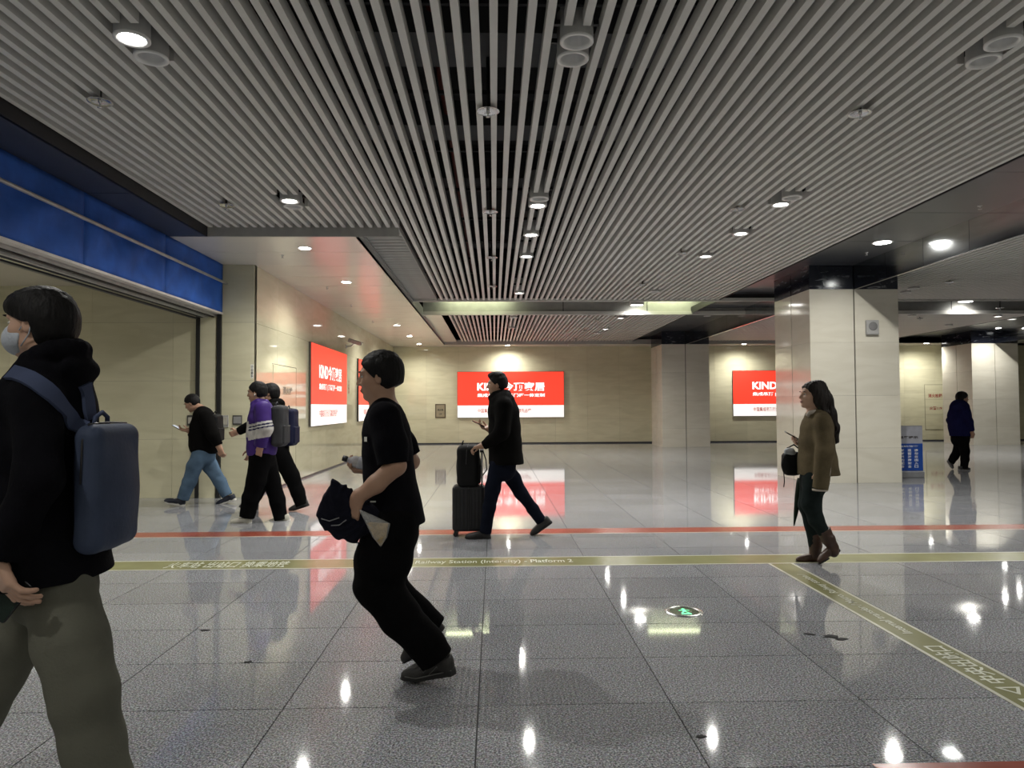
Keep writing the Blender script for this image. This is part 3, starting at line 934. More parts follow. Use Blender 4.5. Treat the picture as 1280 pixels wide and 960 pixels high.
# scuffs of dirt lying on the granite
random.seed(7)
DIRT = plain('dirt', (.03, .03, .03), .9)
for u, v, s in ((310, 828, .03), (256, 788, .03), (1040, 796, .05), (1052, 799, .035), (1012, 793, .03), (876, 921, .02)):
    p = onz(u, v, 0)
    mb = MB(); pts = []
    for k in range(11):
        a = 2 * math.pi * k / 11
        rr = s * random.uniform(.45, 1.1)
        pts.append((rr * math.cos(a) * 1.3, rr * math.sin(a) * .8))
    n = len(pts)
    mb.add([(x, y, 0) for x, y in pts] + [(x * .7, y * .7, .003 + random.uniform(0, .004)) for x, y in pts], [(k, (k + 1) % n, n + (k + 1) % n, n + k) for k in range(n)] + [tuple(range(n, 2 * n))])
    o = mb.build('dirt_flake', DIRT, loc=(p.x, p.y, 0)); tag(o, 'small dark flake of dirt on the granite floor', 'dirt', 'dirt flakes on the floor')
# ------------------------------------------------------------------ organic shapes: smooth-blended volumes turned into one continuous mesh
def _v(p): return np.array(p, dtype=np.float32)


class Field:
    def __init__(self, lo, hi, h):
        self.h = h
        self.lo = _v(lo)
        n = np.ceil((_v(hi) - self.lo) / h).astype(int) + 1
        self.n = n
        self.ax = [self.lo[i] + h * np.arange(n[i], dtype=np.float32) for i in range(3)]
        self.D = np.full(n, 1.0, dtype=np.float32)

    def block(self, lo, hi, pad):
        s = []
        for i in range(3):
            a = int(max(0, math.floor((lo[i] - pad - self.lo[i]) / self.h)))
            b = int(min(self.n[i], math.ceil((hi[i] + pad - self.lo[i]) / self.h) + 1))
            if b <= a: return None
            s.append(slice(a, b))
        return tuple(s)

    def P(self, s):
        return (self.ax[0][s[0]][:, None, None], self.ax[1][s[1]][None, :, None], self.ax[2][s[2]][None, None, :])

    def put(self, fn, lo, hi, k=.02, sub=False):
        s = self.block(lo, hi, k + 2.5 * self.h)
        if s is None: return self
        d = fn(*self.P(s)).astype(np.float32)
        a = self.D[s]
        if sub:
            if k > 0:
                h = np.maximum(k - np.abs(a + d), 0) / k
                self.D[s] = np.maximum(a, -d) + h * h * k * .25
            else: self.D[s] = np.maximum(a, -d)
        else:
            h = np.maximum(k - np.abs(a - d), 0) / max(k, 1e-6)
            self.D[s] = np.minimum(a, d) - h * h * k * .25
        return self

    def cone(self, a, b, ra, rb, k=.02, sub=False, L=None, asp=1.0, aspb=None, flat=None):
        """tapered capsule; with L (unit vector) the section is asp times wider along L"""
        a, b = _v(a), _v(b)
        ab = b - a
        q = float(ab @ ab) + 1e-9
        aspb = asp if aspb is None else aspb
        m = max(ra, rb) * max(1, asp, aspb)

        def fn(x, y, z):
            dx, dy, dz = x - a[0], y - a[1], z - a[2]
            t = np.clip((dx * ab[0] + dy * ab[1] + dz * ab[2]) / q, 0, 1)
            ex, ey, ez = dx - t * ab[0], dy - t * ab[1], dz - t * ab[2]
            r = ra + (rb - ra) * t
            if L is None:
                d = np.sqrt(ex * ex + ey * ey + ez * ez) - r
                return d if flat is None else np.maximum(d, (x - b[0]) * flat[0] + (y - b[1]) * flat[1] + (z - b[2]) * flat[2])
            l = ex * L[0] + ey * L[1] + ez * L[2]
            s = asp + (aspb - asp) * t
            e2 = np.maximum(ex * ex + ey * ey + ez * ez - l * l, 0)
            d = (np.sqrt(e2 + (l / s) ** 2) - r) * np.minimum(1.0, s)
            return d if flat is None else np.maximum(d, (x - b[0]) * flat[0] + (y - b[1]) * flat[1] + (z - b[2]) * flat[2])
        return self.put(fn, np.minimum(a, b) - m, np.maximum(a, b) + m, k, sub)

    def chain(self, pts, rad, k=.02, L=None, asp=None, flat=None):
        """flat: True cuts the end square, or a normal vector"""
        n = len(pts) - 1
        for i in range(n):
            fl = None
            if flat is not None and i == n - 1:
                fl = (Vector(pts[-1]) - Vector(pts[-2])) if flat is True else Vector(flat)
                fl = fl.normalized()
            if asp is None: self.cone(pts[i], pts[i + 1], rad[i], rad[i + 1], k, flat=fl)
            else: self.cone(pts[i], pts[i + 1], rad[i], rad[i + 1], k, L=L, asp=asp[i], aspb=asp[i + 1], flat=fl)
        return self

    def ell(self, c, r, k=.02, R=None, sub=False):
        c, r = _v(c), _v(r)
        R3 = np.eye(3, dtype=np.float32) if R is None else np.array(R, dtype=np.float32)
        m = float(max(r))

        def fn(x, y, z):
            dx, dy, dz = x - c[0], y - c[1], z - c[2]
            q = [(dx * R3[0, i] + dy * R3[1, i] + dz * R3[2, i]) / r[i] for i in range(3)]
            k0 = np.sqrt(q[0] ** 2 + q[1] ** 2 + q[2] ** 2)
            k1 = np.sqrt((q[0] / r[0]) ** 2 + (q[1] / r[1]) ** 2 + (q[2] / r[2]) ** 2) + 1e-6
            return k0 * (k0 - 1) / k1
        return self.put(fn, c - m, c + m, k, sub)

    def box(self, c, half, rad, k=.01, R=None, sub=False):
        c, half = _v(c), _v(half)
        R3 = np.eye(3, dtype=np.float32) if R is None else np.array(R, dtype=np.float32)
        m = float(np.sqrt((half ** 2).sum())) + rad

        def fn(x, y, z):
            dx, dy, dz = x - c[0], y - c[1], z - c[2]
            q = [np.abs(dx * R3[0, i] + dy * R3[1, i] + dz * R3[2, i]) - max(half[i] - rad, 1e-4) for i in range(3)]
            o = np.sqrt(np.maximum(q[0], 0) ** 2 + np.maximum(q[1], 0) ** 2 + np.maximum(q[2], 0) ** 2)
            return o + np.minimum(np.maximum(np.maximum(q[0], q[1]), q[2]), 0) - rad
        return self.put(fn, c - m, c + m, k, sub)

    def cut(self, p, n, lo=None, hi=None, k=.004):
        """remove the half space in front of plane (p, n); optionally only inside a box"""
        p, n = _v(p), _v(n)
        n = n / np.linalg.norm(n)
        s = (slice(None),) * 3 if lo is None else self.block(_v(lo), _v(hi), 0)
        if s is None: return self
        x, y, z = self.P(s)
        d = (x - p[0]) * n[0] + (y - p[1]) * n[1] + (z - p[2]) * n[2]
        a = self.D[s]
        h = np.maximum(k - np.abs(a - d), 0) / k
        self.D[s] = np.maximum(a, d) + h * h * k * .25
        return self

    def wrinkle(self, amp, f=(14, 14, 9), seed=0):
        x, y, z = self.ax[0][:, None, None], self.ax[1][None, :, None], self.ax[2][None, None, :]
        s = seed * 1.7
        a = np.sin(x * f[0] + 1.3 * np.sin(z * f[2] * .7 + s) + s)
        b = np.sin(z * f[2] + 1.8 * np.sin(x * f[0] * .6 + s * 2) + y * 5 + s)
        c = np.sin(y * f[1] + 1.5 * np.sin(z * f[2] * 1.3 + s * 3) + x * 6)
        w = np.sin(z * f[2] * 2.3 + 2.2 * a + 1.2 * c + s)
        g = (np.abs(self.D) < .05)
        tot = (a * .3 + b * .35 + c * .3 + w * .35) * amp
        self.D = np.where(g, self.D + tot, self.D).astype(np.float32)
        return self

    def mesh(self, name, mat):
        D, h = self.D, self.h
        S = D < 0
        c = S[:-1, :-1, :-1].astype(np.int8)
        cnt = np.zeros_like(c)
        for i in (0, 1):
            for j in (0, 1):
                for k in (0, 1):
                    cnt += S[i:S.shape[0] - 1 + i, j:S.shape[1] - 1 + j, k:S.shape[2] - 1 + k]
        act = (cnt > 0) & (cnt < 8)
        ijk = np.argwhere(act)
        idx = np.full(act.shape, -1, dtype=np.int32)
        idx[act] = np.arange(len(ijk))
        acc = np.zeros((len(ijk), 3), dtype=np.float32)
        num = np.zeros(len(ijk), dtype=np.float32)
        I, J, K = ijk.T
        corners = [(i, j, k) for i in (0, 1) for j in (0, 1) for k in (0, 1)]
        val = {q: D[I + q[0], J + q[1], K + q[2]] for q in corners}
        for a in corners:
            for ax in range(3):
                if a[ax] == 1: continue
                b = list(a); b[ax] = 1; b = tuple(b)
                va, vb = val[a], val[b]
                m = (va < 0) != (vb < 0)
                t = np.where(m, va / np.where(m, va - vb, 1), 0)
                for x in range(3):
                    acc[:, x] += np.where(m, a[x] + (t if x == ax else 0), 0)
                num += m
        V = (acc / num[:, None] + ijk) * h + self.lo[None]
        quads = []
        for ax in range(3):
            sl0 = [slice(None)] * 3; sl1 = [slice(None)] * 3
            sl0[ax] = slice(0, -1); sl1[ax] = slice(1, None)
            A, B = S[tuple(sl0)], S[tuple(sl1)]
            e = np.argwhere(A != B)
            o1, o2 = [x for x in range(3) if x != ax]
            ok = (e[:, o1] > 0) & (e[:, o2] > 0) & (e[:, o1] < D.shape[o1] - 1) & (e[:, o2] < D.shape[o2] - 1)
            e = e[ok]
            ins = A[tuple(e.T)]
            def g(d1, d2):
                q = e.copy(); q[:, o1] += d1; q[:, o2] += d2
                return idx[tuple(q.T)]
            q = np.stack([g(-1, -1), g(0, -1), g(0, 0), g(-1, 0)], 1)
            flip = ins if ax != 1 else ~ins
            q = np.where(flip[:, None], q, q[:, ::-1])
            quads.append(q)
        Q = np.concatenate(quads)
        Q = Q[(Q >= 0).all(1)]
        me = bpy.data.meshes.new(name)
        me.vertices.add(len(V)); me.vertices.foreach_set('co', V.astype(np.float32).ravel())
        me.loops.add(Q.size); me.loops.foreach_set('vertex_index', Q.astype(np.int32).ravel())
        me.polygons.add(len(Q))
        me.polygons.foreach_set('loop_start', np.arange(0, Q.size, 4, dtype=np.int32))
        me.polygons.foreach_set('use_smooth', np.ones(len(Q), dtype=bool))
        me.update(calc_edges=True)
        me.materials.append(mat)
        return me


def bounds(pts, pad):
    a = np.array([tuple(p) for p in pts], dtype=np.float32)
    return a.min(0) - pad, a.max(0) + pad


# ------------------------------------------------------------------ people
SKIN = plain('skin', (.40, .235, .155), .5, noise=.06, scale=12)
SKIN_F = plain('skin_fair', (.50, .31, .22), .5, noise=.06, scale=12)
LIPS = plain('lips', (.30, .11, .09), .45)
EYEW = plain('eye_white', (.6, .58, .55), .3)
IRIS = plain('iris', (.015, .01, .008), .2)
HAIRM = plain('black_hair', (.0055, .005, .005), .62, spec=.22, noise=.4, scale=30, bump=.5, bscale=90, stretch=(1, 1, .35))
HAIRB = plain('dark_brown_hair', (.010, .0065, .005), .55, spec=.25, noise=.4, scale=30, bump=.5, bscale=90, stretch=(1, 1, .25))


def cloth(name, col, rough=.95, noise=.2, scale=10, bump=.25, bscale=110, spec=.06):
    return plain(name, col, rough, 0, spec, noise, scale, bump, bscale)


class Fig:
    """one walking figure. Local frame: x forward, y to the figure's left, z up. side: +1 when the figure's left is toward the camera"""

    def __init__(self, u0, v0, h, label, heading=math.pi, group=None):
        g = onz(u0, v0, 0)
        self.o = Vector((g.x, g.y, 0)); self.hd = heading
        self.c, self.s = math.cos(heading), math.sin(heading)
        self.h = h
        self.label = label
        self.body = None
        self.kids = []
        self.px = g.y / FPX

    def loc(self, w):
        d = Vector(w) - self.o
        return Vector((d.x * self.c + d.y * self.s, -d.x * self.s + d.y * self.c, d.z))

    def wld(self, p):
        return Vector((self.o.x + p[0] * self.c - p[1] * self.s, self.o.y + p[0] * self.s + p[1] * self.c, p[2]))

    def pt(self, u, v, l=0.0):
        """the point seen at pixel (u, v) lying l metres to the figure's left of its middle plane"""
        d = ray(u, v)
        n = Vector((-self.s, self.c, 0))
        t = (n.dot(self.o - CAMP) + l) / n.dot(d)
        return self.loc(CAMP + d * t)

    def ch(self, spec, l=None):
        pts, rad = [], []
        for q in spec:
            ll = q[3] if len(q) > 3 else l
            pts.append(self.pt(q[0], q[1], ll))
            rad.append(q[2] * self.px)
        return pts, rad

    def start(self, pts, pad=.13):
        lo, hi = bounds(pts, pad)
        return Field(lo, hi, self.h)

    def make_root(self, me, mat=None):
        o = mobj('person', me, None, self.o)
        o.rotation_euler = (0, 0, self.hd)
        tag(o, self.label, 'person')
        self.root = o
        return o

    def part(self, name, me, parent=None, label=None):
        o = mobj(name, me, parent or self.root)
        if label: o['label'] = label
        return o


def rot(yaw=0, pitch=0, roll=0):
    """columns = forward, left, up; pitch > 0 looks down"""
    return np.array((Matrix.Rotation(yaw, 3, 'Z') @ Matrix.Rotation(pitch, 3, 'Y') @ Matrix.Rotation(roll, 3, 'X')), dtype=np.float32)


def head_sdf(F, c, R, s=1.0, ear=True):
    c = _v(c)
    T = lambda x, y, z: c + s * (R @ _v((x, y, z)))
    E = lambda p, r, k=.015, RR=None, sub=False: F.ell(T(*p), [q * s for q in r], k * s, R if RR is None else R @ RR, sub)
    E((-.014, 0, .036), (.098, .077, .086))
    E((.030, 0, -.022), (.066, .064, .088), .03)
    E((.030, 0, -.078), (.054, .050, .040), .025)
    E((.072, 0, -.100), (.020, .024, .017), .022)
    for q in (-1, 1):
        E((.052, .040 * q, -.026), (.034, .026, .028), .02)
        E((.012, .050 * q, -.070), (.034, .014, .026), .02)
        E((.098, .033 * q, .006), (.016, .017, .012), .014, None, True)
    E((.082, 0, .026), (.018, .050, .013), .016)
    F.cone(T(.092, 0, .012), T(.112, 0, -.028), .008 * s, .012 * s, .012 * s)
    for q in (-1, 1): E((.098, .012 * q, -.033), (.010, .009, .008), .008)
    E((.091, 0, -.058), (.012, .024, .008), .008)
    E((.090, 0, -.071), (.012, .021, .008), .008)
    if ear:
        for q in (-1, 1):
            RR = np.array(Matrix.Rotation(math.radians(-12), 3, 'Y') @ Matrix.Rotation(math.radians(18 * q), 3, 'Z'), dtype=np.float32)
            E((-.004, .076 * q, -.012), (.020, .010, .033), .008, RR)
            E((-.001, .088 * q, -.010), (.010, .007, .020), .006, RR, True)
    return T


def face_bits(fig, T, R, s=1.0, brow=HAIRM, lips=True):
    def blob(name, p, r, mat, parent=None, RR=None):
        mb = MB()
        n, m = 10, 6
        Rm = Matrix([list(x) for x in (R if RR is None else R @ RR)])
        c = Vector([float(x) for x in T(*p)])
        rings = []
        for j in range(1, m):
            a = math.pi * j / m
            rings.append([c + Rm @ Vector((r[0] * s * math.sin(a) * math.cos(2 * math.pi * k / n), r[1] * s * math.sin(a) * math.sin(2 * math.pi * k / n), r[2] * s * math.cos(a))) for k in range(n)])
        mb.rings(rings)
        return fig.part(name, mb_mesh(mb, name, mat), parent)
    for q in (-1, 1):
        e = blob('eye', (.081, .033 * q, .004), (.010, .013, .0065), EYEW)
        blob('iris', (.0875, .033 * q, .004), (.0045, .0062, .006), IRIS, e)
        blob('eyebrow', (.0935, .034 * q, .029), (.007, .021, .004), brow)
    if lips:
        blob('lips', (.0975, 0, -.0645), (.008, .021, .0085), LIPS)


def mb_mesh(mb, name, mat, smooth=True):
    me = mb.mesh(name, smooth); me.materials.append(mat); return me


def hair_sdf(c, R, s, h, style='short', seed=1, vol=0.0, amp=.004, extra=None):
    """a cap of hair; vol thickens it"""
    c = _v(c)
    ext = .17 * s
    lo_, hi_ = c - ext, c + ext
    if extra:
        a_, b_ = bounds([p for e in extra for p in e[0]], .07)
        lo_, hi_ = np.minimum(lo_, a_), np.maximum(hi_, b_)
    F = Field(lo_, hi_, h)
    T = lambda x, y, z: c + s * (R @ _v((x, y, z)))
    v = vol
    F.ell(T(-.014, 0, .040), [q * s for q in (.106 + v, .086 + v, .092 + v)], .02, R)
    F.ell(T(-.045, 0, -.005), [q * s for q in (.072 + v, .080 + v * .8, .078 + v)], .03, R)
    if style in ('quiff',):
        F.ell(T(.004, 0, .100), [q * s for q in (.096, .070, .046)], .02, R)
    if style == 'mop':
        F.ell(T(.035, 0, .062), [q * s for q in (.075, .078, .055)], .03, R)
        F.ell(T(-.03, 0, .01), [q * s for q in (.088, .094, .080)], .03, R)
        F.ell(T(-.042, 0, -.045), [q * s for q in (.066, .076, .066)], .03, R)
    x, y, z = F.ax[0][:, None, None] - c[0], F.ax[1][None, :, None] - c[1], F.ax[2][None, None, :] - c[2]
    lx = (x * R[0, 0] + y * R[1, 0] + z * R[2, 0]) / s
    ly = (x * R[0, 1] + y * R[1, 1] + z * R[2, 1]) / s
    lz = (x * R[0, 2] + y * R[1, 2] + z * R[2, 2]) / s
    st = .5 * np.sin(lx * 190 + 3 * np.sin(ly * 70 + seed) + seed) * np.sin(ly * 170 + 2.2 * np.sin(lx * 60 + seed * 2)) + .35 * np.sin(lx * 60 - ly * 75 + lz * 40 + 2 * np.sin(lz * 33 + seed))
    F.D = F.D + (amp * s * st).astype(np.float32)
    fh, nape, xe, burn = {'short': (.072, -.070, .022, -.010), 'quiff': (.078, -.064, .030, -.008), 'mop': (.035, -.108, .012, -.004), 'crop': (.070, -.066, .024, -.012), 'long': (.080, -.2, .004, -.02)}[style]
    # forehead line falls from (.09, fh) to (xe, burn)
    sl = (fh - burn) / (.09 - xe)
    l1 = (burn + (lx - xe) * sl - lz) / math.sqrt(1 + sl * sl)
    l1 = np.where(lx < xe, np.maximum(burn - lz, 0) * .0 + np.maximum(lx - xe, burn - lz), l1)
    nap = np.maximum(lx - (xe - .028), nape - lz - .35 * np.minimum(0, lx + .04))
    keep = np.minimum(l1, nap) * s
    F.D = np.maximum(F.D, keep.astype(np.float32))
    for P, r, asp in (extra or []):
        F.chain(P, r, .03, (0, 1, 0), asp)
    if extra:
        g = np.sin(lx * 210 + ly * 60 + 2 * np.sin(lz * 16)) * .5 + np.sin(ly * 190 - lx * 40 + 2 * np.sin(lz * 13 + 1)) * .6
        F.D = F.D + (.0035 * g).astype(np.float32)
    return F


def hand_sdf(F, wrist, d, n, side, s=1.0, curl=(.5, .6, .4), spread=.02, thumb=(.75, .55, .2), k=.008):
    """d wrist->knuckles, n = direction the palm faces, side = +1/-1 sign of the thumb axis d x n"""
    d = Vector(d).normalized(); n = Vector(n); n = (n - d * n.dot(d)).normalized()
    t = d.cross(n) * side
    w = Vector(wrist)
    R = np.array(Matrix((d, t, n)).transposed(), dtype=np.float32)
    F.box(w + d * .048 * s, (.048 * s, .040 * s, .015 * s), .013 * s, .015, R)
    F.cone(w - d * .02 * s, w + d * .03 * s, .027 * s, .026 * s, .015)
    for i, (off, L) in enumerate(((.031, .074), (.0105, .082), (-.0105, .076), (-.030, .060))):
        p = w + d * (.090 - abs(off) * .12) * s + t * off * s
        dir_ = (d + t * off * spread * 30).normalized()
        a = 0.0
        for j, (f, rr) in enumerate(((.46, .0098), (.30, .0088), (.26, .0080))):
            a += curl[j] * (1 + .10 * i)
            v = dir_ * math.cos(a) + n * math.sin(a)
            q = p + v * L * f * s * 1.1
            F.cone(p, q, rr * s, rr * .93 * s, .005)
            p = q
    p = w + d * .022 * s + t * .030 * s + n * .006 * s
    v = (d * .62 + t * .78 + n * thumb[2]).normalized()
    for j, (L, rr) in enumerate(((.042, .0135), (.032, .0110), (.026, .0095))):
        q = p + v * L * s
        F.cone(p, q, rr * s, rr * .9 * s, .008)
        p = q
        v = (v * 1.0 + d * thumb[0] * .5 - t * thumb[1] * .9 + n * .35).normalized()
    return w + d * .085 * s


def shoe(fig, heel, toe, up_hint, mat, solemat, h=.006, width=1.0, tall=.10, lace=None, style='sneaker', parent=None):
    """heel, toe = points on the underside (local)"""
    heel, toe = Vector(heel), Vector(toe)
    L = (toe - heel).length
    d = (toe - heel).normalized()
    up = Vector(up_hint); up = (up - d * up.dot(d)).normalized()
    sd = up.cross(d)
    s = L / .28
    Rm = np.array(Matrix((d, sd, up)).transposed(), dtype=np.float32)
    W = lambda x, y, z: heel + d * x * s + sd * y * s * width + up * z * s
    pts = [W(0, -.06, -.01), W(.28, .06, tall + .06), W(0, .06, tall + .06), W(.28, -.06, -.01), W(-.02, 0, tall)]
    lo, hi = bounds(pts, .04)
    # upper
    U = Field(lo, hi, h)
    sdv = (sd.x, sd.y, sd.z)
    U.cone(W(.045, 0, .035), W(.055, 0, tall), .036 * s, .040 * s, .02, L=sdv, asp=.95 * width)
    U.cone(W(.055, 0, .06), W(.13, 0, .062), .042 * s, .038 * s, .03, L=sdv, asp=.95 * width)
    U.cone(W(.13, 0, .058), W(.195, -.002, .038), .040 * s, .034 * s, .03, L=sdv, asp=1.05 * width, aspb=1.3 * width)
    U.cone(W(.195, -.002, .036), W(.243, .004, .030), .034 * s, .028 * s, .03, L=sdv, asp=1.3 * width, aspb=1.2 * width)
    U.cut(W(0, 0, .016), -up)
    U.cut(W(0, 0, tall), up + d * .15)
    o = fig.part('shoe', U.mesh('shoe', mat), parent)
    S = Field(lo, hi, h)

    def fn(x, y, z):
        dx, dy, dz = x - heel.x, y - heel.y, z - heel.z
        a = (dx * d.x + dy * d.y + dz * d.z) / s
        b = (dx * sd.x + dy * sd.y + dz * sd.z) / (s * width)
        c = (dx * up.x + dy * up.y + dz * up.z) / s
        def cc(x0, x1, r0, r1, o0=0, o1=0):
            t = np.clip((a - x0) / (x1 - x0), 0, 1)
            return np.sqrt((a - x0 - t * (x1 - x0)) ** 2 + (b - o0 - (o1 - o0) * t) ** 2) - (r0 + (r1 - r0) * t)
        d2 = np.minimum(np.minimum(cc(.037, .12, .036, .034), cc(.12, .195, .034, .047, 0, -.003)), cc(.195, .247, .047, .032, -.003, .004))
        th = .030 if style != 'boot' else .022
        top = np.where(a < .09, th + .004, th - .006)
        if style == 'boot': bot = np.where((a > .075) & (a < .15), .012, .0)
        else: bot = np.clip((a - .20) * .25, 0, .02)
        return np.maximum(d2, np.maximum(c - top, bot - c)) * s
    S.put(fn, lo + .03, hi - .03, .0)
    fig.part('sole', S.mesh('sole', solemat), o)
    if lace is not None:
        mb = MB()
        for i in range(4):
            x = .115 + i * .020
            z = .100 - i * .0135
            mb.tube([W(x, -.028, z - .010), W(x + .008, 0, z + .003), W(x + .016, .028, z - .010)], .0032 * s, 5)
            mb.tube([W(x, .028, z - .010), W(x + .008, 0, z + .004), W(x + .016, -.028, z - .010)], .0032 * s, 5)
        fig.part('lace', mb_mesh(mb, 'lace', lace), o)
    return o


def torso_field(F, fig, rings, k=.03, flat=None):
    """rings: (u_front, u_back, v, half width in metres[, l])"""
    P, r, asp = [], [], []
    for q in rings:
        l = q[4] if len(q) > 4 else 0.0
        a, b = fig.pt(q[0], q[2], l), fig.pt(q[1], q[2], l)
        P.append((a + b) / 2)
        f = (a - b).length / 2
        r.append(f); asp.append(q[3] / f)
    F.chain(P, r, k, (0, 1, 0), asp, flat)
    return P, r


def proj(fig, objs, u, v, off=.006):
    """point where the garment (or body) is seen at a pixel, lifted off its surface"""
    from mathutils.bvhtree import BVHTree
    best = None
    o = fig.loc(CAMP); t = fig.loc(CAMP + ray(u, v)) - o
    for ob in objs:
        me = ob.data
        if not hasattr(fig, '_bvh'): fig._bvh = {}
        if ob.name not in fig._bvh:
            fig._bvh[ob.name] = BVHTree.FromPolygons([q.co.copy() for q in me.vertices], [tuple(q.vertices) for q in me.polygons])
        h, n, i, d = fig._bvh[ob.name].ray_cast(o, t.normalized())
        if h is not None and (best is None or d < best[2]): best = (h, n, d)
    if best is None: return None
    n = best[1]
    if n.dot(t) > 0: n = -n
    return best[0] + n * off, n


def build_person(S):
    f = Fig(S['root'][0], S['root'][1], S['h'], S['label'], S.get('heading', math.pi))
    hu, hv, hs, hyaw, hpit = S['head']
    R = rot(math.radians(hyaw), math.radians(hpit))
    hl = S.get('head_l', 0.0)
    hc = f.pt(hu, hv, hl)
    skin = S.get('skin', SKIN)
    arms = [f.ch(a) for a in S['arms']]
    legs = [f.ch(l) for l in S['legs']]
    rings = S['torso']
    tp = [f.pt((r[0] + r[1]) / 2, r[2], 0) for r in rings]
    nk = f.pt(S['neck'][0], S['neck'][1], 0)
    allp = [hc] + [p for a in arms for p in a[0]] + [p for l in legs for p in l[0]] + tp
    # ---- body, one continuous surface
    B = f.start(allp, .16)
    T = head_sdf(B, hc, R, hs, S.get('ear', True))
    B.cone(T(-.022, 0, -.045), nk, .050 * hs, S['neck'][2] * f.px, .03)
    q = [nk] + tp[1:]
    B.chain(q, [.055] + [.085] * (len(q) - 1), .04, (0, 1, 0), [1.0] + [1.35] * (len(q) - 1))
    for (P, r) in arms:
        B.cone(nk + Vector((-.01, 0, -.05)), P[0], .05, r[0], .03)
        B.chain(P, r, .02)
    for (P, r) in legs:
        B.cone(tp[-1], P[0], .08 * S.get('leg_r', 1.0), .07 * S.get('leg_r', 1.0), .03)
        lr = S.get('leg_r', 1.0); B.chain(P, [q * lr for q in [.065, .06] + [.048] * (len(P) - 3) + [.036]], .02)
    for hd in S.get('hands', []):
        P, r = arms[hd['arm']]
        hand_sdf(B, P[-1], hd['d'], hd['n'], hd['side'], hd.get('s', 1.0), hd.get('curl', (.5, .6, .4)), spread=hd.get('spread', .02), thumb=hd.get('thumb', (.75, .55, .2)))
    f.make_root(B.mesh('person', skin))
    if S.get('face', True): face_bits(f, T, R, hs, lips=S.get('lips', True))
    # ---- hair
    if S.get('hair'):
        H = hair_sdf(_v(hc), R, hs, min(S['h'], .007), S['hair'], S.get('seed', 1), S.get('vol', 0.0), S.get('hair_amp', .0035), [(f.ch(e)[0], f.ch(e)[1], [q[4] for q in e]) for e in S['hair_extra']] if S.get('hair_extra') else None)
        f.part('hair', H.mesh('hair', S.get('hair_mat', HAIRM)))
    # ---- top
    G = f.start(tp + [p for a in S['sleeves'] for p in f.ch(a)[0]], .22)
    torso_field(G, f, rings, S.get('tk', .03), S.get('hem', (0, 0, -1)))
    for a in S['sleeves']:
        P, r = f.ch(a)
        G.chain(P, r, .035, flat=True)
    if S.get('collar'):
        for c in S['collar']:
            P, r = f.ch(c); G.chain(P, r, .02)
    if S.get('hood'):
        c_ = f.pt(*S['hood'], 0)
        for k_ in range(12):
            a0_, a1_ = 2 * math.pi * k_ / 12, 2 * math.pi * (k_ + 1) / 12
            q_ = lambda a: c_ + Vector((.078 * math.cos(a) - .008, .088 * math.sin(a), -.030 * math.cos(a)))
            rr = lambda a: .030 - .006 * math.cos(a)
            G.cone(q_(a0_), q_(a1_), rr(a0_), rr(a1_), .012)
        G.ell(c_ + Vector((-.098, 0, -.045)), (.040, .105, .050), .03)
        G.ell(c_ + Vector((-.075, 0, .012)), (.035, .085, .026), .012)
    G.wrinkle(S.get('wr', .004), seed=S.get('seed', 1))
    f.top = f.part(S['top_name'], G.mesh(S['top_name'], S['top']))
    # ---- trousers
    lp = [f.ch(l) for l in S['trousers']]
    K = f.start([p for a in lp for p in a[0]] + tp[-1:], .22)
    if S.get('seat'): torso_field(K, f, S['seat'], .03)
    for (P, r) in lp: K.chain(P, r, .03, flat=True)
    K.wrinkle(S.get('twr', .004), (16, 12, 13), seed=S.get('seed', 1) + 3)
    f.bottom = f.part('trousers', K.mesh('trousers', S['bottom']))
    # ---- shoes
    for sh_ in S['shoes']:
        (hu_, hv_), (tu, tv), l, uph = sh_[:4]
        kw = dict(S.get('shoe_kw', {}))
        shoe(f, f.pt(hu_, hv_, l), f.pt(tu, tv, l), uph, S['shoe'], S['sole'], min(S['h'], .007), lace=S.get('lace'), **kw)
    f.hc, f.T, f.R, f.arms = hc, T, R, arms
    return f
BLK = cloth('black_cotton', (.0050, .0050, .0068))
BLK2 = cloth('black_trousers_cloth', (.0035, .0035, .0038))
BLK3 = cloth('black_jacket_cloth', (.0040, .0038, .0036), .9)
NAVYJ = cloth('navy_cloth', (.011, .012, .055))
DENIM = cloth('blue_denim', (.085, .135, .20), noise=.3, scale=5)
DENIMD = cloth('dark_denim', (.0065, .0085, .016))
PURPLE = cloth('purple_nylon', (.045, .018, .155), .6, bump=.15, spec=.2)
OLIVEJ = cloth('olive_suede', (.115, .092, .055), .9, noise=.25, scale=9)
TEAL = cloth('dark_teal_cloth', (.014, .020, .020))
GREYTR = cloth('grey_green_chino', (.125, .125, .100), noise=.12, scale=6)
SHOEB = plain('black_shoe', (.020, .019, .018), .6, bump=.3, bscale=80)
SHOEW = plain('cream_shoe', (.52, .50, .42), .6)
SHOEN = plain('navy_shoe', (.012, .016, .03), .6)
BOOT = plain('brown_leather', (.048, .022, .013), .42, noise=.25, scale=15, bump=.2, bscale=40)
SOLEB = plain('black_sole', (.013, .013, .013), .8)
SOLEW = plain('white_sole', (.55, .54, .5), .6)
GREYLACE = plain('grey_lace', (.10, .10, .095), .8)
PHONE = plain('phone_body', (.012, .012, .014), .25)
SCREEN = emitter('phone_screen', (.75, .8, .9), .35)
BAGB = plain('black_nylon', (.006, .006, .0065), .6, spec=.15, noise=.2, bump=.2, bscale=70)
BAGG = plain('grey_nylon', (.040, .041, .044), .7, spec=.15, noise=.15, bump=.2, bscale=70)
BAGN = plain('navy_nylon', (.010, .012, .035), .65, spec=.15, noise=.15, bump=.2, bscale=70)
BAGU = plain('slate_blue_nylon', (.050, .066, .112), .6, spec=.15, noise=.18, scale=6, bump=.15, bscale=60)
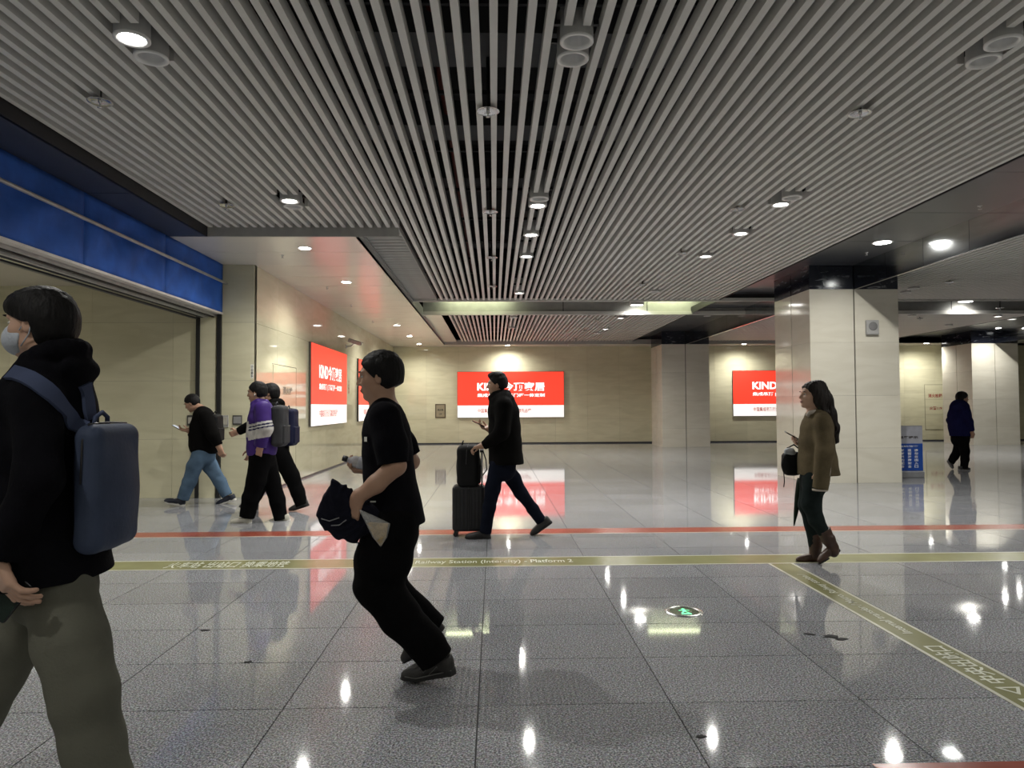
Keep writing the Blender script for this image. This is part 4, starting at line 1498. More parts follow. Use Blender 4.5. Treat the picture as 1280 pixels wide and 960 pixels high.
STRAPU = plain('slate_blue_webbing', (.060, .076, .135), .85, spec=.1, noise=.1)
ZIPM = plain('zip', (.02, .02, .022), .4)


def phone(label, fig, c, d, up, lit=False, L=.155, W_=.075):
    """c centre (local), d long axis, up = normal of the screen"""
    d = Vector(d).normalized(); up = Vector(up); up = (up - d * up.dot(d)).normalized(); sd = up.cross(d)
    M = Matrix((d, sd, up)).transposed().to_4x4()
    r = empty('smartphone', fig.wld(c), fig.hd)
    tag(r, label, 'phone')
    MB().rbox(-L / 2, L / 2, -W_ / 2, W_ / 2, -.005, .005, .010, M=M).build('case', PHONE, r)
    MB().box(-L / 2 + .005, L / 2 - .005, -W_ / 2 + .004, W_ / 2 - .004, .005, .0056, M=M).build('screen', SCREEN if lit else MATS['exit_glass'], r)
    return r


def backpack(fig, label, fx, hx, hl, z0, z1, mat, strapmat, straps, h=.008, lean=0.0, l0=0.0, pocket=True, name='backpack', rad=.05, norms=None):
    """fx = local x of the bag's middle, hx half depth, hl half width"""
    r = empty(name, fig.wld((fx, l0, z0)), fig.hd)
    tag(r, label, 'backpack')
    H = z1 - z0
    R = np.array(Matrix.Rotation(lean, 3, 'Y'), dtype=np.float32)
    B = Field((-hx - .1, -hl - .06, -.05), (hx + .1, hl + .06, H + .06), h)
    B.box((0, 0, H / 2), (hx, hl, H / 2), min(rad, hx * .95), .02, R)
    B.ell((-.01, 0, H * .45), (hx * 1.15, hl * .9, H * .42), .03, R)
    B.wrinkle(.0022, (20, 18, 14), 2)
    mobj('bag_body', B.mesh('bag_body', mat), r)
    if pocket:
        Q = Field((-hx - .12, -hl - .02, -.03), (hx, hl + .02, H), h)
        Q.box((-hx * .95, 0, H * .30), (.022, hl * .82, H * .23), .02, .01, R)
        Q.wrinkle(.002, (20, 18, 14), 3)
        p = mobj('front_pocket', Q.mesh('front_pocket', mat), r)
        MB().tube([(-hx - .021, -hl * .7, H * .5), (-hx - .024, 0, H * .505), (-hx - .021, hl * .7, H * .5)], .0035, 6).build('zip', ZIPM, p, smooth=True)
    zp = [(hx * .15, hl + .004, H * .55), (hx * .1, hl + .001, H * .88), (0, hl * .80, H + .002), (0, 0, H + .006), (0, -hl * .80, H + .002), (hx * .1, -hl - .001, H * .88), (hx * .15, -hl - .004, H * .55)]
    MB().tube(zp, .0035, 6).build('zip', ZIPM, r, smooth=True)
    MB().tube([(hx * .55, .045, H - .015), (hx * .5, .038, H + .025), (hx * .45, 0, H + .042), (hx * .5, -.038, H + .025), (hx * .55, -.045, H - .015)], .008, 8).build('carry_handle', strapmat, r, smooth=True)
    for pts, w in straps:
        q = [Vector(p) - Vector((fx, l0, z0)) for p in pts]
        c = sum(q, Vector()) / len(q)
        nr = []
        for i, p in enumerate(q):
            tg = (q[min(i + 1, len(q) - 1)] - q[max(i - 1, 0)]).normalized()
            nr.append(tuple(tg.cross(Vector((0, 1, 0)))) if norms is None or norms.get(len(pts)) is None else tuple(norms[len(pts)][i]))
        MB().ribbon(q, nr, w, .012).build('shoulder_strap', strapmat, r, angle=50)
    return r


# ------------------------------------------------------------------ man in black carrying a jacket
A = build_person(dict(
    root=(520, 845), h=.0062, label='person in black t-shirt and trousers carrying a dark jacket and a bottle',
    head=(475, 470.5, 1.03, 0, 5), neck=(479, 504, 13), hair='short', vol=.004, seed=2,
    torso=[(470, 491, 505, .075), (460, 504, 520, .165), (455, 511, 540, .185), (454, 515, 566, .175), (455, 517, 592, .170), (456, 522, 620, .175), (455, 527, 640, .18), (454, 531, 653, .185)],
    arms=[[(484, 522, 10.5, .17), (495, 582, 11.5, .215), (470, 605, 10.5, .22), (446, 623, 7.5, .22)],
          [(482, 524, 10.5, -.17), (514, 577, 10.5, -.21), (490, 583, 10, -.18), (464, 587, 7.5, -.13)]],
    sleeves=[[(482, 522, 18, .165), (490, 556, 18, .20), (492, 579, 17.5, .205)], [(484, 524, 18, -.165), (505, 556, 16, -.2), (513, 571, 15, -.2)]],
    hands=[dict(arm=0, d=(.28, 0, -.95), n=(-.3, -.9, -.1), side=-1, curl=(.7, 1.0, .7)),
           dict(arm=1, d=(1, .1, .05), n=(0, .25, 1), side=1, curl=(.6, .9, .6))],
    legs=[[(488, 650, 20, .085), (474, 733, 15, .09), (505, 775, 13, .09), (535, 815, 9, .09)], [(488, 650, 20, -.085), (480, 733, 15, -.09), (515, 762, 13, -.09), (541, 778, 9, -.09)]],
    seat=[(456, 524, 628, .165), (455, 524, 662, .17)],
    trousers=[[(489, 655, 33, .075), (479, 700, 34, .085), (472, 730, 27.5, .09), (500, 770, 24, .09), (531, 804, 21.5, .09), (545, 825, 21.5, .09)],
              [(489, 655, 31, -.075), (482, 700, 29, -.085), (482, 732, 24, -.09), (516, 763, 20, -.09), (545, 786, 17, -.09)]],
    top=BLK, top_name='t_shirt', bottom=BLK2, shoe=SHOEB, sole=SOLEB, lace=GREYLACE, wr=.0035,
    shoes=[((571, 842), (500, 853), .09, (0, 0, 1)), ((557, 784), (506, 833), -.09, (.5, 0, 1))]))

for q, nm in ((((455.5, 546), (457, 552)), 'chest_print'), (((463, 626), (468, 628)), 'hem_print')):
    (u0, v0), (u1, v1) = q
    cs = [proj(A, [A.top], u, v, .0015) for u, v in ((u0, v0), (u1 + 2, v0), (u1 + 2, v1), (u0, v1))]
    if all(cs):
        me = MB().add([c[0] for c in cs], [(0, 1, 2, 3)]).mesh(nm); me.materials.append(WHTXT)
        A.part(nm, me, A.top)

ns = [c for c in A.root.children if c.name.startswith('shoe')][0]
pp = [proj(A, [ns], u, v, .002) for u, v in ((524, 838), (531, 829), (529, 841), (538, 831), (536, 843), (546, 833), (548, 842))]
pp = [q[0] for q in pp if q]
if len(pp) > 2: A.part('shoe_overlay', mb_mesh(MB().tube(pp, .0035, 6), 'shoe_overlay', GREYLACE), ns)
qq = [proj(A, [ns], u, v, .002) for u, v in ((506, 846), (520, 848), (536, 848), (552, 844), (564, 838))]
qq = [q[0] for q in qq if q]
if len(qq) > 2: A.part('sole_line', mb_mesh(MB().tube(qq, .003, 6), 'sole_line', GREYLACE), ns)

# jacket over his hand
g = [A.pt(*q) for q in ((440, 640, .20), (404, 604, .21), (399, 650, .17), (432, 680, .22), (490, 660, .17), (443, 708, .15), (425, 600, .2))]
J = Field(*bounds(g, .08), .0062)
LY = (0, 1, 0)
cn = lambda a, b, ra, rb, l0, l1, asp=.6, fl=None: J.cone(A.pt(*a, l0), A.pt(*b, l1), ra, rb, .022, L=LY, asp=asp, flat=None if fl is None else tuple((A.pt(*b, l1) - A.pt(*a, l0)).normalized()))
cn((446, 628), (409, 613), .045, .060, .20, .22, .55, True)
cn((446, 638), (413, 636), .050, .058, .20, .22, .6)
cn((450, 640), (412, 647), .055, .058, .17, .20, .75)
cn((455, 645), (424, 660), .060, .055, .17, .20, .8)
cn((465, 645), (440, 667), .060, .050, .16, .17, .7)
cn((470, 655), (447, 705), .055, .032, .13, .13, .4, True)
cn((478, 640), (480, 662), .050, .045, .12, .12, .5)
hx, hy, hz = A.pt(442, 634, .2)
x_, y_, z_ = J.ax[0][:, None, None] - hx, J.ax[1][None, :, None] - hy, J.ax[2][None, None, :] - hz
ang = np.arctan2(z_, x_ + .02)
rr_ = np.sqrt(x_ ** 2 + z_ ** 2)
J.D += (.0075 * np.minimum(1, rr_ / .06) * (np.abs(np.sin(ang * 6.5 + 14 * y_ + 3 * np.sin(rr_ * 30))) - .6)).astype(np.float32)
J.wrinkle(.003, (45, 40, 45), 5)
r = empty('folded_jacket', A.wld(g[0]), A.hd); tag(r, 'bundled dark navy jacket held by the person in black', 'jacket')
o = mobj('jacket_body', J.mesh('jacket_body', cloth('navy_jacket_cloth', (.0085, .009, .016), .9, spec=.1)), r); o.location = -g[0]
for q in (((402, 648), (412, 651), (424, 647)), ((414, 657), (424, 656), (433, 650))):
    pp = [proj(A, [o], u, v, .002) for u, v in q]
    pp = [x[0] - g[0] for x in pp if x]
    if len(pp) > 1: MB().tube(pp, .0028, 6).build('piping', MATS.get('silver_piping') or plain('silver_piping', (.25, .25, .26), .4), r, smooth=True)

# bread in a clear bag
v3 = [A.pt(448, 636, .245), A.pt(488, 654, .225), A.pt(484, 672, .225), A.pt(476, 684, .225), A.pt(466, 672, .23), A.pt(456, 652, .24)]
p0 = v3[0]
r = empty('bread_bag', A.wld(p0), A.hd); tag(r, 'clear plastic bag of bread hanging from a hand', 'bag')
CLEAR = plain('clear_plastic', (.8, .8, .78), .3); CLEAR.node_tree.nodes['Principled BSDF'].inputs['Alpha'].default_value = .28
def pouch(t0, t1, fat, grow):
    """flat pouch between rows t0..t1 down the bag (0 top, 1 tip)"""
    L_ = [v3[0], v3[5], v3[4], v3[3]]; R_ = [v3[0], v3[1], v3[2], v3[3]]
    def at(C, t):
        t = t * 3; i = min(2, int(t)); return C[i].lerp(C[i + 1], t - i)
    rings = []
    for k in range(13):
        t = t0 + (t1 - t0) * k / 12
        a_, b_ = at(L_, t), at(R_, t)
        m_, e_ = (a_ + b_) / 2 - p0, (b_ - a_) / 2 * grow
        w_ = e_.length
        th = fat * math.sin(math.pi * min(1, .08 + .9 * k / 12)) + .002
        rings.append([m_ + e_ * math.cos(2 * math.pi * j / 14) + Vector((0, 1, 0)) * th * math.sin(2 * math.pi * j / 14) * (1 + .15 * math.sin(4 * j + 3 * k)) for j in range(14)])
    return MB().rings(rings)
pouch(.02, .99, .022, 1.0).build('bag_film', CLEAR, r, smooth=True)
pouch(.34, .95, .018, .86).build('bread', plain('bread', (.36, .25, .10), .8, noise=.35, scale=30), r, smooth=True)

# bottle in the far hand
q0, q1 = A.pt(428.5, 572.5, -.10), A.pt(459, 581.5, -.10)
ax = q1 - q0; Lb = ax.length; ax.normalize()
M = Matrix.Translation((0, 0, 0)) @ ax.to_track_quat('Z', 'Y').to_matrix().to_4x4()
r = empty('water_bottle', A.wld(q0), A.hd); tag(r, 'clear plastic water bottle with dark cap in a hand', 'bottle')
MB().lathe([(.016, 0), (.0165, .024), (.015, .027)], 16, M).build('cap', BLACK, r, smooth=True)
WAT = plain('bottle_plastic', (.62, .64, .68), .12); WAT.node_tree.nodes['Principled BSDF'].inputs['Alpha'].default_value = .55
MB().lathe([(.013, .024), (.014, .034), (.030, .058), (.032, .07), (.030, .085), (.032, .10), (.030, .12), (.032, .15), (.032, .19), (.026, .20)], 20, M).build('bottle_body', WAT, r, smooth=True)
MB().lathe([(.0328, .085), (.0328, .135)], 20, M, cap=False).build('bottle_label', plain('bottle_label', (.45, .46, .5), .5), r, smooth=True)

# ------------------------------------------------------------------ man with the suitcase
B = build_person(dict(
    root=(630, 671), h=.008, label='person in black jacket looking at a phone and pushing a suitcase',
    head=(621.5, 480.5, .97, 0, 3), neck=(625, 493, 6.5), hair='quiff', vol=.0, seed=3,
    torso=[(615, 633, 496, .09), (611, 643, 503, .19), (610, 648, 515, .21), (611, 650, 535, .205), (611, 652, 555, .20), (611, 655, 580, .21)],
    collar=[[(614, 497, 4, .04), (618, 494, 4, .07), (628, 491, 4, .06), (634, 492, 4, 0), (628, 491, 4, -.06)]],
    arms=[[(629, 507, 6, .19), (625, 545, 5.5, .25), (603, 557, 4, .20)], [(628, 507, 6, -.19), (631, 546, 5.5, -.23), (612, 537, 4, -.13)]],
    sleeves=[[(630, 507, 10, .18), (627, 540, 9, .24), (614, 551, 7, .225), (604, 557, 5.5, .2)], [(629, 507, 10, -.18), (630, 543, 8, -.23), (613, 538, 5.5, -.14)]],
    hands=[dict(arm=0, d=(1, -.1, -.25), n=(0, 0, -1), side=-1, curl=(.5, .8, .6)), dict(arm=1, d=(1, .1, .35), n=(-.2, .3, 1), side=1, curl=(.45, .6, .4))],
    legs=[[(622, 580, 8, .085), (616, 612, 7, .09), (611, 636, 6, .09), (606, 664, 4.3, .09)], [(630, 580, 8, -.085), (650, 615, 7, -.09), (664, 634, 6, -.09), (677, 652, 4.3, -.09)]],
    seat=[(613, 646, 568, .17), (613, 645, 586, .165)],
    trousers=[[(622, 582, 10.5, .08), (616, 610, 9.2, .09), (611.5, 634, 7.8, .09), (606.5, 666, 7.2, .09)],
              [(631, 582, 10.5, -.08), (641, 598, 9.5, -.09), (651, 616, 8.2, -.09), (666, 636, 7, -.09), (677, 652, 6.6, -.09)]],
    top=BLK3, top_name='jacket', bottom=DENIMD, shoe=SHOEB, sole=SOLEB, wr=.004, shoes=[((614, 674.5), (580, 674.5), .09, (0, 0, 1)), ((691, 653), (664, 672), -.09, (.6, 0, 1))]))
phone('dark phone held by the person with the suitcase', B, B.pt(598, 529.5, -.10), (1, .1, .45), (-.45, 0, 1))

# his suitcase with a backpack on it
YS = 7.72
a, b = ony(566, 666, YS), ony(606, 606, YS)
r = empty('suitcase', ((a.x + b.x) / 2, YS, 0)); tag(r, 'dark grey upright suitcase on wheels under a black backpack', 'suitcase')
hw, zt = (b.x - a.x) / 2, b.z
SUIT = plain('suitcase_shell', (.020, .020, .022), .5, spec=.25, noise=.1)
F_ = Field((-hw - .03, -.16, .03), (hw + .03, .16, zt + .03), .008)
F_.box((0, 0, (zt + .055) / 2), (hw, .12, (zt - .055) / 2), .035, .01)
for k in range(-3, 4):
    F_.box((k * .04, -.122, zt / 2 + .03), (.006, .008, zt * .38), .004, .006, sub=True)
    F_.box((k * .04, .122, zt / 2 + .03), (.006, .008, zt * .38), .004, .006, sub=True)
mobj('shell', F_.mesh('shell', SUIT), r)
for sx in (-1, 1):
    for sy in (-1, 1):
        M = Matrix.Translation((sx * (hw - .035), sy * .085, .027)) @ Matrix.Rotation(math.pi / 2, 4, 'X')
        w_ = MB().lathe([(.012, -.014), (.026, -.012), (.026, .012), (.012, .014)], 14, M).build('wheel', BLACK, r, smooth=True)
        MB().box(sx * (hw - .035) - .016, sx * (hw - .035) + .016, sy * .085 - .02, sy * .085 + .02, .035, .07).build('wheel_fork', BLACK, w_)
MB().box(hw, hw + .012, -.06, .06, zt * .55, zt * .6).build('side_handle', BLACK, r)
for sy in (-1, 1):
    MB().tube([(hw - .03, sy * .06, zt - .05), (hw - .03, sy * .06, zt + .36)], .009, 8).build('handle_tube', GALV, r, smooth=True)
MB().rbox(hw - .05, hw - .01, -.085, .085, zt + .355, zt + .385, .012).build('pull_grip', BLACK, r)
MB().box(-.002, .002, -.125, .125, .06, zt).build('shell_seam', ZIPM, r)

bb = Fig(586, 668, .008, '', math.pi)
bb.o = Vector(((a.x + b.x) / 2 - .004, YS, 0))
zt2 = ony(586, 556, YS).z
hook = ony(610, 575, YS - .1)
backpack(bb, 'black backpack standing on top of the grey suitcase', 0, .12, .15, zt - .012, zt2, BAGB, BAGB,
         [([(-.10, -.05, zt + .42), (-.155, -.05, zt + .38), (-.19, -.05, zt + .27), (-.20, -.05, zt + .16), (-.12, -.06, zt + .05)], .04)], rad=.06)

# ------------------------------------------------------------------ man in jeans with a phone
C_ = build_person(dict(
    root=(250, 631), h=.0095, label='person in black bomber jacket and blue jeans looking down at a phone',
    head=(240, 503.5, .98, 0, 28), neck=(251, 511.5, 5), hair='crop', seed=4,
    torso=[(247, 258, 513, .09), (242, 266, 520, .18), (239, 270, 532, .20), (237.5, 272, 545, .20), (237, 273, 556, .19), (239, 271, 562, .175)],
    arms=[[(257, 521, 5, .19), (268, 547, 4.5, .235), (275, 561, 3.4, .22)], [(255, 522, 5, -.19), (251, 550, 4.5, -.21), (236, 538, 3.6, -.11)]],
    sleeves=[[(257, 521, 8.5, .18), (267, 545, 7.2, .23), (273.5, 557, 5.5, .22)], [(255, 522, 8.5, -.18), (250, 550, 7, -.21), (238, 540, 5.2, -.12)]],
    hands=[dict(arm=0, d=(-.35, 0, -.9), n=(-.2, -.9, .1), side=-1, curl=(.6, .8, .5)), dict(arm=1, d=(1, .1, .1), n=(-.1, .3, 1), side=1, curl=(.4, .6, .4))],
    legs=[[(252, 562, 7, .08), (243, 583, 6, .09), (237, 602, 5, .09), (228, 624, 3.4, .09)], [(255, 562, 7, -.08), (262, 583, 6, -.09), (274, 601, 5, -.09), (283, 619, 3.4, -.09)]],
    seat=[(241, 269, 556, .15), (241, 269, 568, .15)],
    trousers=[[(252, 564, 9.8, .075), (243, 583, 9.0, .085), (237, 602, 8.2, .09), (228.5, 624, 7, .09)], [(256, 564, 9.8, -.075), (263, 583, 8.8, -.085), (275, 602, 7.5, -.09), (284, 620, 6.6, -.09)]],
    top=BLK3, top_name='jacket', bottom=DENIM, shoe=SHOEN, sole=SOLEW, lace=SOLEW, wr=.005, shoes=[((231, 634), (204, 628), .09, (0, 0, 1)), ((296, 625.5), (270, 633), -.09, (.3, 0, 1))]))
phone('phone held out by the person in blue jeans', C_, C_.pt(222, 534.5, -.10), (1, 0, .55), (-.5, .1, 1), True)
backpack(C_, 'small black backpack on the person in blue jeans', C_.pt(271, 530, 0).x, .055, .14, C_.pt(270, 553, 0).z, C_.pt(270, 518, 0).z, BAGB, BAGB,
         [([C_.pt(270, 524, s_), C_.pt(262, 516, s_), C_.pt(252, 516.5, s_), C_.pt(243.5, 524, s_), C_.pt(239, 536, s_), C_.pt(242, 548, s_ * 1.2)], .05) for s_ in (.11, -.11)])

# ------------------------------------------------------------------ man in the purple jacket
D_ = build_person(dict(
    root=(325, 652), h=.0088, label='person in purple jacket with white sleeve bands and cream shoes',
    head=(321.5, 490.5, 1.04, 0, 6), neck=(325, 503, 6), hair='short', seed=5, vol=.002,
    torso=[(318, 332, 504, .085), (313, 340, 512, .18), (311, 344, 525, .20), (310, 345, 545, .20), (309.5, 345, 560, .195), (310.5, 344, 568, .19)],
    collar=[[(316, 505, 3.5, .05), (322, 502, 3.5, .08), (332, 503, 3.5, .04), (332, 503, 3.5, -.04)]],
    arms=[[(328, 512, 5.5, .19), (331.5, 541, 5, .245), (325, 560, 3.8, .21)], [(326, 512, 5.5, -.19), (322, 545, 5, -.23), (314, 562, 3.8, -.2)]],
    sleeves=[[(328, 511, 10, .18), (331, 536, 9, .24), (325, 558, 7, .215)], [(326, 511, 10, -.18), (322, 543, 9, -.23), (315, 558, 7, -.2)]],
    hands=[dict(arm=0, d=(.25, -.2, -1), n=(-.1, -1, 0), side=-1, curl=(.4, .5, .3)), dict(arm=1, d=(.2, .2, -1), n=(0, 1, 0), side=1, curl=(.4, .5, .3))],
    legs=[[(327, 567, 8, .085), (320, 602, 7, .09), (314, 624, 6, .09), (308, 646, 4, .09)], [(331, 567, 8, -.085), (339, 602, 7, -.09), (347, 626, 6, -.09), (351, 648, 4, -.09)]],
    seat=[(312, 343, 562, .165), (312, 343, 576, .165)],
    trousers=[[(326, 570, 12.5, .08), (320, 600, 11.5, .09), (314, 622, 10.3, .09), (308.5, 647, 9, .09)], [(331, 570, 12.5, -.08), (339, 600, 10.8, -.09), (347, 626, 9.3, -.09), (351, 649, 8.3, -.09)]],
    top=PURPLE, top_name='jacket', bottom=BLK2, shoe=SHOEW, sole=SOLEW, wr=.005, shoes=[((315, 656), (287, 655), .09, (0, 0, 1)), ((363.5, 652.5), (333, 657), -.09, (.2, 0, 1))]))
WBAND = cloth('white_nylon', (.52, .51, .48), .6)
def patch(fig, name, mat, test, off):
    """a strip of cloth sewn on the garment: its faces that pass the test, lifted off along their normals"""
    me = fig.top.data
    vs, fs, idx = [], [], {}
    for f_ in me.polygons:
        c = f_.center
        if not test(c): continue
        q = []
        for i in f_.vertices:
            if i not in idx:
                idx[i] = len(vs)
                w_ = me.vertices[i]
                vs.append(w_.co + w_.normal * off)
            q.append(idx[i])
        fs.append(q)
    m = MB(); m.add(vs, fs)
    return fig.part(name, mb_mesh(m, name, mat), fig.top)
za, zb = D_.pt(330, 547, .2).z, D_.pt(330, 527, .2).z
sl_ = lambda c: c.z + .18 * (c.x - D_.pt(330, 537, .2).x)
near = lambda c: c.y > .165
patch(D_, 'sleeve_band', WBAND, lambda c: near(c) and za < sl_(c) < zb, .004)
for t in (0, 1):
    z1 = zb - .030 - t * .034
    patch(D_, 'sleeve_stripe', NAVYJ, lambda c: near(c) and z1 - .014 < sl_(c) < z1, .007)
xf = D_.pt(319, 538, 0).x
patch(D_, 'chest_band', WBAND, lambda c: c.y <= .165 and c.x > xf and za < c.z < zb, .004)
MB().tube([D_.T(0, .088, -.02), D_.T(.006, .088, -.045)], [.008, .005], 8).build('earbud', WHTXT, D_.root, smooth=True)
backpack(D_, 'dark grey backpack on the person in purple', D_.pt(350, 530, 0).x, .075, .15, D_.pt(350, 558, 0).z, D_.pt(350, 507, 0).z, BAGG, BAGG,
         [([D_.pt(344, 514, s_), D_.pt(337, 508, s_), D_.pt(326, 508, s_), D_.pt(316, 515, s_), D_.pt(311, 528, s_), D_.pt(314, 546, s_ * 1.2)], .05) for s_ in (.11, -.11)])

# ------------------------------------------------------------------ man in dark clothes behind him
E_ = build_person(dict(
    root=(345, 638), h=.0095, label='person in dark hooded jacket walking behind the purple jacket, arm swung forward',
    head=(338, 491, 1.03, 0, 6), neck=(343, 502, 5.5), hair='mop', seed=6,
    torso=[(335, 350, 504, .085), (330, 356, 512, .18), (328, 359, 525, .20), (328, 360, 545, .20), (329, 361, 565, .19)],
    collar=[[(342, 503, 5.5, .07), (349, 505, 6.5, .03), (349, 505, 6.5, -.03), (342, 503, 5.5, -.07)]],
    arms=[[(341, 512, 5, .19), (319, 529, 4.6, .23), (297, 540, 3.4, .2)], [(343, 512, 5, -.19), (353, 540, 4.5, -.23), (351, 562, 3.4, -.2)]],
    sleeves=[[(342, 512, 9, .18), (320, 528, 6.8, .22), (298, 539.5, 5.2, .2)], [(343, 512, 9, -.18), (353, 540, 7, -.23), (351, 560, 5.2, -.2)]],
    hands=[dict(arm=0, d=(1, -.1, -.35), n=(0, -1, .1), side=-1, curl=(.6, .7, .5)), dict(arm=1, d=(.1, 0, -1), n=(0, 1, 0), side=1)],
    legs=[[(349, 563, 7, .08), (364, 595, 6, .09), (372, 614, 5, .09), (377, 630, 3.6, .09)], [(345, 563, 7, -.08), (330, 600, 6, -.09), (319, 620, 5, -.09), (311, 632, 3.6, -.09)]],
    seat=[(331, 360, 558, .165), (331, 360, 570, .165)],
    trousers=[[(349, 566, 11.5, .08), (364, 595, 9.6, .09), (372, 614, 8.3, .09), (377.5, 631, 7.5, .09)], [(345, 566, 11.5, -.08), (331, 599, 9.3, -.09), (319, 619, 8, -.09), (312, 632, 7, -.09)]],
    top=BLK3, top_name='jacket', bottom=BLK2, shoe=SHOEB, sole=SOLEB, wr=.005, shoes=[((387, 632), (361, 640.5), .09, (.3, 0, 1)), ((323, 638.5), (298, 635), -.09, (0, 0, 1))]))
backpack(E_, 'navy backpack on the person behind the purple jacket', E_.pt(364, 530, 0).x, .07, .15, E_.pt(364, 557, 0).z, E_.pt(364, 511, 0).z, BAGN, BAGN,
         [([E_.pt(358, 516, s_), E_.pt(351, 509, s_), E_.pt(341, 509, s_), E_.pt(332, 516, s_), E_.pt(328, 530, s_), E_.pt(331, 547, s_ * 1.2)], .05) for s_ in (.11, -.11)])

# ------------------------------------------------------------------ woman in the olive jacket
F2 = build_person(dict(
    root=(1022, 704), h=.0072, label='person with long dark hair in olive jacket and brown boots', skin=SKIN_F, leg_r=.72,
    head=(1014.5, 494.5, .95, 4, -5), neck=(1018, 514, 6), hair='long', hair_mat=HAIRB, seed=7, vol=.004,
    hair_extra=[[(1024, 484, 9, 0, 1.0), (1030, 500, 10, 0, 1.05), (1035, 518, 9, 0, 1.3), (1040, 535, 7, .0, 1.7), (1043, 551, 4, .0, 2.2)],
                [(1019, 484, 7, .045, .7), (1024, 500, 6, .066, .7), (1029, 516, 5, .08, .8)], [(1020, 484, 7, -.045, .7), (1025, 500, 6, -.066, .7), (1029, 516, 5, -.08, .8)]],
    torso=[(1012, 1027, 516, .075), (1008, 1034, 523, .16), (1004, 1038, 535, .18), (1001, 1040, 555, .175), (1000, 1044, 575, .18), (999, 1048, 593, .19)],
    arms=[[(1028, 527, 5.5, .17), (1030, 562, 4.6, .213), (1027, 590, 3.4, .21)], [(1024, 527, 5.5, -.17), (1018, 566, 4.6, -.2), (1004, 557, 3.4, -.14)]],
    sleeves=[[(1028, 527, 10, .16), (1031, 565, 10, .215), (1025, 611, 9, .205)], [(1024, 527, 9.5, -.16), (1018, 566, 9, -.2), (1005, 558, 7, -.15)]],
    hands=[dict(arm=0, d=(.2, -.1, -1), n=(-.1, -1, 0), side=-1, s=.78, curl=(.4, .5, .3)), dict(arm=1, d=(1, .1, .3), n=(-.3, .3, 1), side=1, s=.88, curl=(.5, .7, .5))],
    legs=[[(1020, 590, 9, .07), (1013, 630, 8, .08), (1021, 655, 7, .08), (1037, 680, 5, .08)], [(1017, 590, 9, -.07), (1009, 632, 8, -.08), (1014, 660, 7, -.08), (1018, 690, 5, -.08)]],
    seat=[(1003, 1036, 588, .155), (1002, 1034, 602, .16)],
    trousers=[[(1019, 597, 14, .07), (1014, 630, 11.5, .08), (1020, 650, 9, .08), (1036, 675, 6.4, .08)], [(1016, 597, 14, -.07), (1009, 632, 10.5, -.08), (1014, 654, 8.4, -.08), (1018, 684, 6.4, -.08)]],
    top=OLIVEJ, top_name='jacket', bottom=TEAL, shoe=BOOT, sole=SOLEB, shoe_kw=dict(style='boot', tall=.11, width=.8), wr=.004, twr=.0025,
    shoes=[((1051, 688), (1023, 706), .08, (.5, 0, 1)), ((1027, 704), (993.5, 703), -.08, (0, 0, 1))]))
for ch_, nm in (([(1029, 662, 9.0, .08), (1036, 675, 7.6, .08), (1041, 684, 6.4, .08), (1042, 690, 6.2, .08)], 0), ([(1018.5, 667, 9, -.08), (1019, 682, 7.4, -.08), (1019, 692, 6.4, -.08), (1017, 697, 6.2, -.08)], 1)):
    P, r_ = F2.ch(ch_)
    S_ = Field(*bounds(P, .12), .007)
    S_.chain(P[::-1], r_[::-1], .02, flat=True); S_.wrinkle(.0035, (20, 20, 40), 4)
    F2.part('boot_shaft', S_.mesh('boot_shaft', BOOT))
phone('dark phone held up by the person in olive jacket', F2, F2.pt(991, 545, -.14), (1, 0, .55), (-.5, .2, 1))
P, r_ = F2.ch([(1009, 520, 2.6, .055), (1012, 516, 2.6, .07), (1020, 514, 2.6, .065)])
F2.part('blouse_collar', mb_mesh(MB().tube(P, r_, 8), 'blouse_collar', plain('ivory_cloth', (.45, .40, .34), .8)))
P, r_ = F2.ch([(1025, 611.5, 9.2, .205), (1025, 613.5, 9.0, .205)])
F2.part('blouse_cuff', mb_mesh(MB().tube(P, r_, 18), 'blouse_cuff', MATS['ivory_cloth']))
MB().tube([F2.pt(1035, 545, .24), F2.pt(1040, 568, .25), F2.pt(1038, 590, .26), F2.pt(1034, 606, .265)], .0028, 5).build('sleeve_seam', MATS['ivory_cloth'], F2.top, smooth=True)
# handbag on her far arm
c0 = F2.pt(990, 578, -.16)
hb = empty('handbag', F2.wld(c0), F2.hd); tag(hb, 'small black handbag hanging from the forearm of the olive jacket', 'handbag')
Q = Field((-.12, -.09, -.16), (.12, .09, .15), .007)
Q.box((0, 0, -.01), (.078, .05, .10), .03, .02, np.array(Matrix.Rotation(.12, 3, 'Y'), dtype=np.float32)); Q.ell((.0, 0, -.03), (.092, .06, .08), .03); Q.wrinkle(.004, (30, 25, 25), 8)
mobj('bag_body', Q.mesh('bag_body', BAGB), hb)
MB().tube([(.05, .0, .07), (.04, 0, .13), (-.02, 0, .16), (-.07, 0, .12), (-.07, 0, .06)], .007, 8).build('bag_handle', BAGB, hb, smooth=True)
MB().tube([(.082, .02, .05), (.10, .02, -.02), (.085, .02, -.09), (.08, .02, -.17), (.088, .02, -.22)], .0045, 6).build('tassel_cord', BAGB, hb, smooth=True)
Q = Field((-.04, -.07, .03), (.11, .07, .17), .007); Q.ell((.035, .02, .095), (.045, .035, .04), .01); Q.ell((.01, .02, .08), (.04, .03, .04), .02); Q.wrinkle(.005, (50, 40, 45), 3)
mobj('tissue_packet', Q.mesh('tissue_packet', plain('tissue', (.36, .38, .40), .7)), hb)
